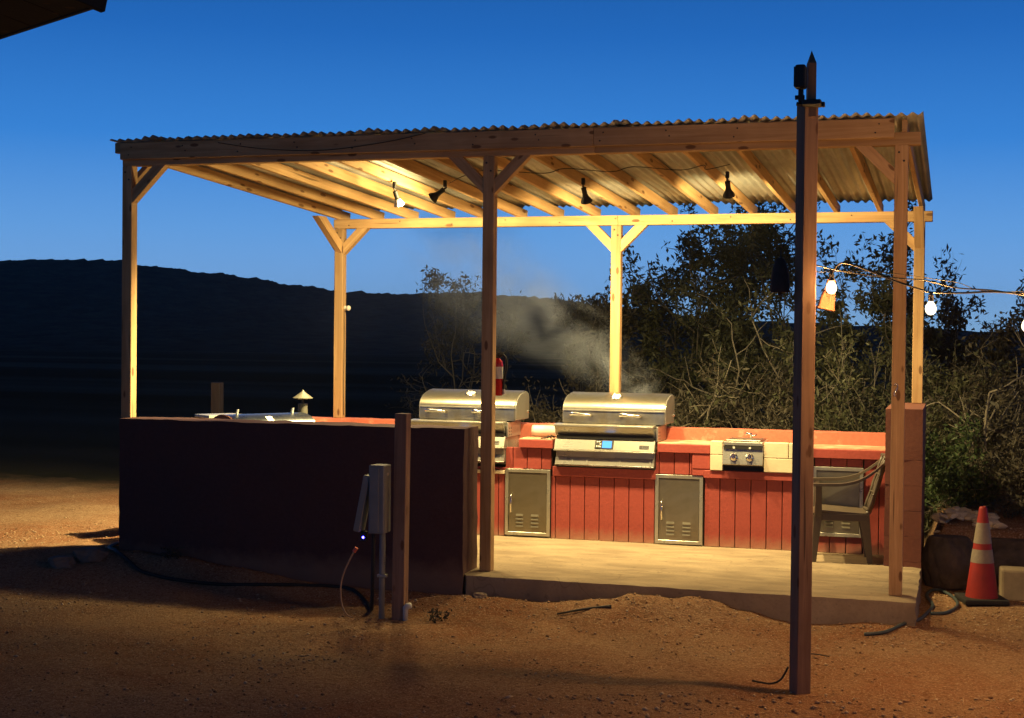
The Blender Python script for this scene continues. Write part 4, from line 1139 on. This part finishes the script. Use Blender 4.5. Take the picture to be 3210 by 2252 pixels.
rm = [rock_mesh('rock', 1, 1, 0.7, 11.3 + k * 3.7, M_ROCK, 2, 0.4) for k in range(6)]
n_r = 0
for k in range(64):
    x = random.uniform(3.22, 3.80); y = random.uniform(1.93, 2.75)
    s = random.choice([0.022, 0.028, 0.035, 0.045, 0.06])
    o = bpy.data.objects.new('rock', rm[k % 6])
    z = gnd(x, y) + s * 0.25 + 0.05 * math.exp(-((x - 3.38) / 0.16) ** 2)
    place(o, Matrix.Translation((x, y, z)) @ Euler((random.uniform(-0.4, 0.4), random.uniform(-0.4, 0.4), random.uniform(0, 6))).to_matrix().to_4x4() @ Matrix.Diagonal((s * random.uniform(0.8, 1.5), s, s * 0.8, 1)))
    tag(o, 'pale limestone rock heaped on the bank right of the pillar', 'rock', 'pale rocks heaped on the bank')
for (x, y, s, lab) in ((-3.27, -0.55, 0.085, 'smaller dull stone on the shaded ground left of the wall, nearer the photo edge'),
                       (-3.10, -0.42, 0.10, 'larger dull stone at the left foot of the dark wall'),
                       (0.12, -0.34, 0.045, 'pale stone against the slab edge by the middle post')):
    o = bpy.data.objects.new('stone', rock_mesh('stone', s * 1.3, s, s * 0.75, x * 3, M_STONE, 3, 0.35))
    place(o, Matrix.Translation((x, y, gnd(x, y) + s * 0.2))); tag(o, lab, 'stone')

# hose loops at the right corner of the slab
hp = [(2.87, -0.49), (3.0, -0.42), (3.12, -0.20), (3.21, 0.14), (3.25, 0.42), (3.29, 0.75)]
hp2 = [(3.29, 0.75), (3.24, 1.15), (3.27, 1.42), (3.34, 1.46), (3.42, 1.25), (3.465, 1.0), (3.45, 0.72), (3.38, 0.48), (3.28, 0.42)]
tag(pipe('garden_hose', spline([(x, y, gnd(x, y) + 0.014) for x, y in hp + hp2[1:]], 7), 0.012, M_HOSE, None, 8), 'blue grey garden hose looping on the ground by the slab corner', 'hose')
tag(pipe('stub_wire', spline([(2.545, -2.15, -0.07), (2.51, -2.18, -0.135), (2.46, -2.22, -0.155), (2.40, -2.25, -0.145), (2.36, -2.27, -0.135)], 5), 0.006, M_BLACK, None, 6), 'short black wire curling out at the foot of the tall pole', 'wire')
tag(pipe('stick', spline([(0.78, -0.62, gnd(0.78, -0.62) + 0.012), (0.95, -0.56, gnd(0.95, -0.56) + 0.014), (1.14, -0.50, gnd(1.14, -0.5) + 0.012)], 4), 0.012, M_DARKM, None, 6, rs=list(np.linspace(0.006, 0.013, 9))), 'dark thin stick lying on the soil in front of the slab', 'stick')
tag(pipe('twig', spline([(2.46, -1.3, gnd(2.46, -1.3) + 0.01), (2.58, -1.24, gnd(2.58, -1.24) + 0.02), (2.7, -1.22, gnd(2.7, -1.22) + 0.012)], 4), 0.004, M_DARKM, None, 5), 'tiny dark twig on the orange soil beside the tall pole', 'twig')

# wooden stub beyond the wall, far left
o = beam('marker_post', (-4.91, 5.0, -0.2), (-4.91, 5.0, 1.19), 0.11, 0.11, M_OLDPOST, None, up=(0, 1, 0)); tag(o, 'dim wooden post standing in the dark behind the bluish grill', 'post')

# parked car far off at the left edge
car = thing('parked_car', (-150, 186, -1.2), 'pale car parked far off in the dark at the left edge', 'car')
def carM(): return Matrix.Translation((-153, 190, -3.2)) @ Matrix.Rotation(0.55, 4, 'Z')
M_CARP = m_plain('pale_car_paint', (0.65, 0.64, 0.60), 0.3, 0, 0.05)
M_GLASS = m_plain('dark_glass', (0.02, 0.02, 0.025), 0.1)
body = MB().prism([(-0.9, 0.35), (0.9, 0.35), (0.9, 0.95), (-0.9, 0.95)], -2.2, 2.2).build('body', M_CARP, car, carM(), bevel=0.12, seg=2, local=True)
cab_ = MB().add([(-1.9, -0.85, 0.94), (1.0, -0.85, 0.94), (1.0, 0.85, 0.94), (-1.9, 0.85, 0.94), (-1.5, -0.7, 1.5), (0.3, -0.7, 1.5), (0.3, 0.7, 1.5), (-1.5, 0.7, 1.5)],
                [(0, 3, 2, 1), (4, 5, 6, 7), (0, 1, 5, 4), (1, 2, 6, 5), (2, 3, 7, 6), (3, 0, 4, 7)]).build('cabin', M_GLASS, car, carM(), bevel=0.05, local=True)
MB().box((-1.55, -0.68, 1.49), (0.32, 0.68, 1.54)).build('roof', M_CARP, car, carM(), bevel=0.02, local=True)
for wx in (-1.35, 1.35):
    for wy in (-0.85, 0.85):
        M = carM() @ Matrix.Translation((wx, wy, 0.33)) @ Matrix.Rotation(PI / 2, 4, 'X')
        MB().lathe([(0.33, -0.1), (0.33, 0.1)], 16).build('wheel', M_RUBBER, car, M, local=True)
MB().box((2.17, -0.8, 0.7), (2.23, -0.5, 0.85)).build('tail_light', M_EXT, car, carM(), local=True)
MB().box((2.17, 0.5, 0.7), (2.23, 0.8, 0.85)).build('tail_light', M_EXT, car, carM(), local=True)

# porch eave of the house the view is taken from (top left)
ea = thing('porch_roof', (-1.2, -4.6, 3.4), 'dark eave corner of a nearby roof at the top left of the view', 'roof')
A0 = Vector((-3.4, -2.64, 3.38)); A1 = Vector((-0.66, -4.15, 3.40))
dE = (A1 - A0).normalized(); inn = Vector((dE.y, -dE.x, 0)).normalized()
if inn.y > 0: inn = -inn
up_ = Vector((0, 0, 1))
def slab_pts(a, b, depth, z0, z1, rise):
    q = []
    for zz in (z0, z1):
        q += [a + up_ * zz, b + up_ * zz, b + inn * depth + up_ * (zz + rise), a + inn * depth + up_ * (zz + rise)]
    return q
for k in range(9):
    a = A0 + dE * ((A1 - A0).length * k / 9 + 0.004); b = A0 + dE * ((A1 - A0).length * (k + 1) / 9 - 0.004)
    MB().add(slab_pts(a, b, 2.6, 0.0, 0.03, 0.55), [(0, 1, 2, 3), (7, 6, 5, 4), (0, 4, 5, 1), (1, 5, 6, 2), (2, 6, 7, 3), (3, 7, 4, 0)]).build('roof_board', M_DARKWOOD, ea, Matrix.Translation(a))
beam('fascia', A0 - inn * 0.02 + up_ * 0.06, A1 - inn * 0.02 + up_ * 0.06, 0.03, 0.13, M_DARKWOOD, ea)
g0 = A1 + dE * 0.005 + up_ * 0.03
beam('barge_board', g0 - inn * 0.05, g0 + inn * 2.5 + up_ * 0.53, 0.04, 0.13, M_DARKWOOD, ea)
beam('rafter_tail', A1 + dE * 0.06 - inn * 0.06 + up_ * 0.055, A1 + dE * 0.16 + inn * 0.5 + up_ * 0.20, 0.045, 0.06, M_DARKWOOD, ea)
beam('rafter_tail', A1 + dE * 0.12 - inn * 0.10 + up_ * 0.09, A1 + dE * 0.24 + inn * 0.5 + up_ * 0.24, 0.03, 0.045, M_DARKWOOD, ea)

# ================================================================== trees and bushes
def plant(name, x, y, h, spread, nleaf, label, cat, group, seed, mat, bark=None, stems=3, leaf=(0.042, 0.0135), base=None, bare=0.3, levels=3, clear=0.35, lean=(0, 0)):
    rng = np.random.default_rng(seed)
    z0 = gnd(x, y) if -9 < x < 8 and -10 < y < 9 else float(ground_z(x, y))
    t = thing(name, (x, y, z0), label, cat, group)
    wood = MB(); tips = []
    def grow(p, d, L, r, lev):
        n = 5 if lev < 2 else 4
        pts = [p.copy()]; dd = d.copy()
        for i in range(n):
            dd = (dd + Vector(rng.normal(0, 0.20, 3)) + Vector((0, 0, 0.06 if lev else 0.10))).normalized()
            p = p + dd * (L / n); pts.append(p.copy())
        wood.tube(pts, r, 5 if lev < 2 else 4, caps=False, rs=list(np.linspace(r, r * 0.55, n + 1)))
        if lev >= 1:
            lo = 1 if lev >= levels - 1 else 2
            for q in pts[lo:]: tips.append((q, 0.35 + 0.65 * (lev / levels)))
        if lev < levels:
            for c_ in range(4 if lev == 0 else 4):
                i = rng.integers(max(1, int(n * clear)), n + 1)
                ax = Vector(rng.normal(0, 1, 3)); ax = (ax - dd * ax.dot(dd)).normalized()
                nd = (dd * rng.uniform(0.45, 0.9) + ax * rng.uniform(0.55, 1.0)); nd.z *= 0.8; nd.normalize()
                grow(pts[i], nd, L * rng.uniform(0.5, 0.72), r * 0.55, lev + 1)
    for s in range(stems):
        a = 2 * PI * (s + rng.uniform(0, 0.6)) / stems
        d = Vector((math.cos(a) * spread * 0.55 / h + lean[0], math.sin(a) * spread * 0.55 / h + lean[1], 1)).normalized()
        grow(Vector((x + 0.05 * math.cos(a), y + 0.05 * math.sin(a), z0 - 0.05)), d, h * rng.uniform(0.46, 0.58), 0.007 + 0.0065 * h, 0)
    V = np.array([tuple(q[0]) for q in tips]); W_ = np.array([q[1] for q in tips])
    # keep the plant inside its size
    sx = spread / max(0.3, np.percentile(np.abs(V[:, 0] - x), 92)); sz = h / max(0.3, np.percentile(V[:, 2] - z0, 99.7))
    V[:, 0] = x + (V[:, 0] - x) * sx; V[:, 1] = y + (V[:, 1] - y) * min(sx, 1.3); V[:, 2] = z0 + (V[:, 2] - z0) * sz
    wv = np.array(wood.v); wv[:, 0] = x + (wv[:, 0] - x) * sx; wv[:, 1] = y + (wv[:, 1] - y) * min(sx, 1.3); wv[:, 2] = z0 + (wv[:, 2] - z0) * sz
    wood.v = [tuple(q) for q in wv]
    wood.build('trunk', bark or M_BARK, t, Matrix.Translation((x, y, z0)), smooth=True)
    nleaf = int(nleaf * (1.6 if h > 2 else 1.5))
    if nleaf > 0:
        keep = V[:, 2] > z0 + h * bare
        V = V[keep]; W_ = W_[keep]
        W_ = W_ * rng.exponential(1.0, len(W_)) ** 1.6
        pick = rng.choice(len(V), nleaf, p=W_ / W_.sum())
        c_ = V[pick] + np.clip(rng.normal(0, 1, (nleaf, 3)), -1.5, 1.5) * (0.045 + 0.02 * h / 3)
        d = rng.normal(0, 1, (nleaf, 3)); d[:, 2] -= 0.35; d /= np.linalg.norm(d, axis=1)[:, None]
        e = np.cross(d, rng.normal(0, 1, (nleaf, 3))); e /= np.linalg.norm(e, axis=1)[:, None]
        nn = np.cross(d, e)
        L = leaf[0] * rng.uniform(0.6, 1.35, (nleaf, 1)); Wd = leaf[1] * rng.uniform(0.7, 1.4, (nleaf, 1))
        v = np.stack([c_ - d * L, c_ + e * Wd + nn * Wd * 0.4 - d * L * 0.1, c_ + d * L, c_ - e * Wd + nn * Wd * 0.4 - d * L * 0.1], 1).reshape(-1, 3)
        f = np.arange(nleaf * 4).reshape(-1, 4)
        f = np.concatenate([f[:, [0, 1, 2]], f[:, [0, 2, 3]]])
        me = mesh_np('crown', v - np.array([x, y, z0]), f, mat, False)
        ob = bpy.data.objects.new('crown', me); place(ob, Matrix.Translation((x, y, z0)), t)
    return t
GT = 'brushy trees behind the shelter'
TREES = [
    (-0.50, 7.1, 2.62, 0.62, 5200, 'slim tree rising just right of the back middle post', M_LEAF2, 2, 0.25),
    (0.62, 6.9, 3.20, 0.95, 7600, 'leafy tree reaching the back beam left of the tall pole', M_LEAF, 3, 0.3),
    (1.40, 7.6, 3.65, 0.95, 7600, 'tallest bushy tree, standing up behind the tall pole', M_LEAF, 3, 0.3),
    (2.38, 6.8, 3.15, 0.62, 6000, 'dense tree showing between the tall pole and the front right post', M_LEAF, 3, 0.25),
    (3.05, 7.4, 2.85, 0.45, 3800, 'tree whose crown pokes out right of the back right post', M_LEAF2, 3, 0.25),
    (3.62, 8.0, 2.05, 0.45, 3600, 'low round topped tree right of the second bulb', M_LEAF2, 3, 0.2),
    (4.25, 7.6, 1.75, 0.55, 4000, 'brown leaved tree at the right edge of the photo', M_LEAF2, 3, 0.2),
    (-3.25, 9.0, 2.62, 0.58, 1500, 'lone small tree against the sky left of the middle front post', M_LEAF2, 2, 0.45),
]
for k, (x, y, h, s, n, lab, mt, st_, br) in enumerate(TREES):
    plant('brush_tree', x, y, h, s, n, lab, 'tree', GT, 100 + k, mt, stems=st_, bare=br)
# bare branched saplings in front of the leaves
plant('bare_tree', 0.72, 4.7, 1.75, 0.55, 260, 'thin pale sapling above the counter wall just left of the side burner', 'tree', None, 83, M_LEAF, stems=3, bare=0.3, clear=0.25, levels=2, bark=M_PALEBARK)
plant('bare_tree', 1.62, 5.6, 2.5, 0.75, 500, 'pale bare branched sapling left of the tall pole', 'tree', None, 31, M_LEAF, stems=3, bare=0.3, clear=0.25, levels=2, bark=M_PALEBARK)
plant('bare_tree', 2.50, 5.2, 2.1, 0.55, 420, 'pale bare branched sapling right of the tall pole', 'tree', None, 47, M_LEAF, stems=4, bare=0.3, clear=0.25, levels=2, bark=M_PALEBARK)
plant('bare_tree', 3.66, 3.6, 1.75, 0.45, 260, 'thin pale sapling rising directly behind the traffic cone', 'tree', None, 52, M_LEAF2, stems=2, bare=0.3, clear=0.3, levels=2, bark=M_PALEBARK)
plant('bare_tree', -0.95, 7.3, 2.45, 0.30, 160, 'leafless twiggy sapling left of the back middle post', 'tree', None, 61, M_LEAF2, stems=2, bare=0.5, levels=2)
GB = 'bushes along the back of the counter'
BUSH = [(-0.3, 5.4, 1.55, 0.8, 4200, M_LEAF2, 'dark bush right behind the lit grill lid'), (0.75, 5.0, 1.60, 0.75, 4200, M_LEAF2, 'bush above the counter wall between the lit grill and side burner'),  # darker leaf on these bushes puts the weak light into their colour
        (1.65, 4.8, 1.65, 0.7, 4200, M_LEAF2, 'bush above the counter wall behind the side burner'), (2.50, 4.3, 1.85, 0.62, 4800, M_LEAF, 'bush above the counter behind the chair'),
        (3.15, 4.6, 1.85, 0.5, 4200, M_LEAF, 'olive bush just right of the brown pillar'), (3.42, 3.3, 0.78, 0.28, 2600, M_LEAF3, 'bright green low bush beside the brown pillar above the rocks'),
        (3.85, 4.2, 1.45, 0.5, 3800, M_LEAF2, 'brown bush at the right behind the cone'), (4.05, 2.9, 0.75, 0.35, 1800, M_LEAF2, 'low scrubby bush at the right edge above the dark boulder'),
        (-3.1, 8.8, 1.25, 0.9, 1800, M_LEAF2, 'dark bush under the lone small tree')]
for k, (x, y, h, s, n, mt, lab) in enumerate(BUSH):
    plant('bush', x, y, h, s, n, lab, 'bush', GB, 300 + k, mt, stems=5, bare=0.05, clear=0.1, leaf=(0.031, 0.0105))
plant('weed', 0.02, -0.98, 0.10, 0.10, 90, 'small dark weed on the ground right of the short post', 'weed', None, 71, M_LEAF2, stems=3, bare=0.0, levels=1, leaf=(0.02, 0.007))
plant('weed', -2.45, -0.30, 0.12, 0.12, 90, 'small dark weed at the foot of the dark wall', 'weed', None, 73, M_LEAF2, stems=3, bare=0.0, levels=1, leaf=(0.02, 0.007))

# ================================================================== gravel litter on the soil
rng = np.random.default_rng(5)
NP = 90000
px = rng.uniform(-4.6, 4.9, NP); py = rng.uniform(-4.6, 2.2, NP) ** 1
ok = ~((px > -3.08) & (px < 3.23) & (py > -0.23))
px, py = px[ok], py[ok]
s = 0.0026 + 0.011 * rng.random(len(px)) ** 8
cl_ = np.array([mnoise.noise(Vector((a * 1.3, b * 1.3, 8))) for a, b in zip(px, py)])
bed = (py < -2.25 + 0.33 * (px - 2.6)) & (px > 0.9)      # coarser gravel towards the house, also standing in for the foreground shadow
nearslab = (py > -0.75) & (px > -0.2)
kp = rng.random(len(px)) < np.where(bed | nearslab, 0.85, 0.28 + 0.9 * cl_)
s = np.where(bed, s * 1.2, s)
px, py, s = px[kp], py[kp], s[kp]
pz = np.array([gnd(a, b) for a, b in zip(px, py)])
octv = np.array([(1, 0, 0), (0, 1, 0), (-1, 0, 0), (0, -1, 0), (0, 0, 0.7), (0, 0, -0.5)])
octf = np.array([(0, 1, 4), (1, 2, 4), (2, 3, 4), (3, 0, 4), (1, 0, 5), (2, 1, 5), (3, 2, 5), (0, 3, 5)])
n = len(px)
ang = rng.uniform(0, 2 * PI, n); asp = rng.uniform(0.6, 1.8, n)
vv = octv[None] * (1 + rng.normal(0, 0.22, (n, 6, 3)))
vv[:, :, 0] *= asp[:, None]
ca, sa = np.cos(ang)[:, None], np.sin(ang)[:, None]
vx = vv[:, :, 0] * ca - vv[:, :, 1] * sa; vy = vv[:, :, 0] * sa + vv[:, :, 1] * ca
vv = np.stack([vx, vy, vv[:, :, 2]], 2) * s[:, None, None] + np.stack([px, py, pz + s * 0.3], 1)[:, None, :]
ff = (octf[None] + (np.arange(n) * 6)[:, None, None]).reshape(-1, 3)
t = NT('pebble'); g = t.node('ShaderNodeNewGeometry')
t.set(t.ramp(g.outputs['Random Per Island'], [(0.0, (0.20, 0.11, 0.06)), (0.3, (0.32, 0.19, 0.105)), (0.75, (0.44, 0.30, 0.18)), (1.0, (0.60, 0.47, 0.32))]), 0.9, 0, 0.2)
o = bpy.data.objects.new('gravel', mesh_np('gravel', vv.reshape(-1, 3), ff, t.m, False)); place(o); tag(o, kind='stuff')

# dry grass litter
NG = 2600
px = rng.uniform(-4.2, 4.6, NG); py = rng.uniform(-3.6, 1.8, NG)
ok = ~((px > -3.08) & (px < 3.23) & (py > -0.23)); px, py = px[ok], py[ok]; n = len(px)
pz = np.array([gnd(a, b) for a, b in zip(px, py)]) + 0.004
ang = rng.uniform(0, 2 * PI, n); L = rng.uniform(0.012, 0.05, n); wd = rng.uniform(0.0012, 0.003, n)
dx, dy = np.cos(ang), np.sin(ang)
lift = rng.uniform(0, 0.02, n)
v = np.stack([np.stack([px - dx * L - dy * wd, py - dy * L + dx * wd, pz], 1), np.stack([px - dx * L + dy * wd, py - dy * L - dx * wd, pz], 1), np.stack([px + dx * L, py + dy * L, pz + lift], 1)], 1).reshape(-1, 3)
f = np.arange(n * 3).reshape(-1, 3)
t = NT('dry_grass'); g = t.node('ShaderNodeNewGeometry')
t.set(t.ramp(g.outputs['Random Per Island'], [(0.0, (0.10, 0.055, 0.03)), (0.5, (0.32, 0.21, 0.11)), (1.0, (0.55, 0.42, 0.26))]), 0.9, 0, 0.2)
o = bpy.data.objects.new('dry_grass', mesh_np('dry_grass', v, f, t.m, False)); place(o); tag(o, kind='stuff')

# ================================================================== smoke drifting from the lit grill
def smoke(name, org, axis, length, w0, wk, dens, nscale, seed, lo, hi):
    M = frame(Vector(org), Vector(axis))
    R = w0 + wk * length
    o = MB().box((0, -R, -R), (length, R, R)).build(name, None or M_WHITE, None, M, local=True)
    o.data.materials.clear()
    m = bpy.data.materials.new('smoke_volume'); m.use_nodes = True
    t = m.node_tree; t.nodes.clear()
    out = t.nodes.new('ShaderNodeOutputMaterial'); pv = t.nodes.new('ShaderNodeVolumePrincipled')
    t.links.new(pv.outputs[0], out.inputs['Volume'])
    pv.inputs['Color'].default_value = (0.72, 0.78, 0.88, 1); pv.inputs['Anisotropy'].default_value = 0.1
    tc = t.nodes.new('ShaderNodeTexCoord'); sx = t.nodes.new('ShaderNodeSeparateXYZ'); t.links.new(tc.outputs['Object'], sx.inputs[0])
    def mth(op, a, b=None, cl=False):
        q = t.nodes.new('ShaderNodeMath'); q.operation = op; q.use_clamp = cl
        for i, v in enumerate((a, b)):
            if v is None: continue
            if hasattr(v, 'links'): t.links.new(v, q.inputs[i])
            else: q.inputs[i].default_value = v
        return q.outputs[0]
    X, Y, Z = sx.outputs
    wv = mth('ADD', mth('MULTIPLY', X, wk), w0)
    r = mth('SQRT', mth('ADD', mth('MULTIPLY', Y, Y), mth('MULTIPLY', Z, Z)))
    fall = mth('SUBTRACT', 1.0, mth('DIVIDE', r, wv), True)
    ends = mth('MULTIPLY', mth('DIVIDE', X, w0 * 1.2, True), mth('POWER', mth('SUBTRACT', 1.0, mth('DIVIDE', X, length), True), 1.15))
    nz = t.nodes.new('ShaderNodeTexNoise'); nz.inputs['Scale'].default_value = nscale; nz.inputs['Detail'].default_value = 2; nz.inputs['Distortion'].default_value = 1.1
    mp = t.nodes.new('ShaderNodeMapping'); mp.inputs['Location'].default_value = (seed, seed, 0); mp.inputs['Scale'].default_value = (0.7, 1, 1)
    t.links.new(tc.outputs['Object'], mp.inputs[0]); t.links.new(mp.outputs[0], nz.inputs['Vector'])
    mr = t.nodes.new('ShaderNodeMapRange'); mr.inputs[1].default_value = lo; mr.inputs[2].default_value = hi
    t.links.new(nz.outputs['Fac'], mr.inputs[0])
    d = mth('MULTIPLY', mth('MULTIPLY', mth('MULTIPLY', mth('POWER', fall, 1.6), ends), mr.outputs[0]), dens)
    t.links.new(d, pv.inputs['Density'])
    o.data.materials.append(m)
    tag(o, kind='stuff')
    return o
smoke('smoke', (0.80, 2.80, 1.22), (-1.55, 0.35, 1.00), 3.4, 0.17, 0.26, 6.0, 2.6, 1.3, 0.38, 0.78)
smoke('smoke', (-0.2, 4.2, 2.0), (-1.0, 0.25, 0.02), 4.2, 0.55, 0.10, 0.55, 1.3, 6.1, 0.36, 0.75)

# ================================================================== thin evening haze over the valley
hz = MB().box((-640, -75, -4), (540, 760, 26)).build('haze', M_WHITE)
hz.data.materials.clear()
hm = bpy.data.materials.new('haze_air'); hm.use_nodes = True
ht = hm.node_tree; ht.nodes.clear()
ho = ht.nodes.new('ShaderNodeOutputMaterial'); hv_ = ht.nodes.new('ShaderNodeVolumePrincipled')
hv_.inputs['Color'].default_value = (0.9, 0.9, 0.92, 1); hv_.inputs['Density'].default_value = 0.0004
hv_.inputs['Anisotropy'].default_value = 0.2
ht.links.new(hv_.outputs[0], ho.inputs['Volume'])
hz.data.materials.append(hm)
tag(hz, kind='stuff')
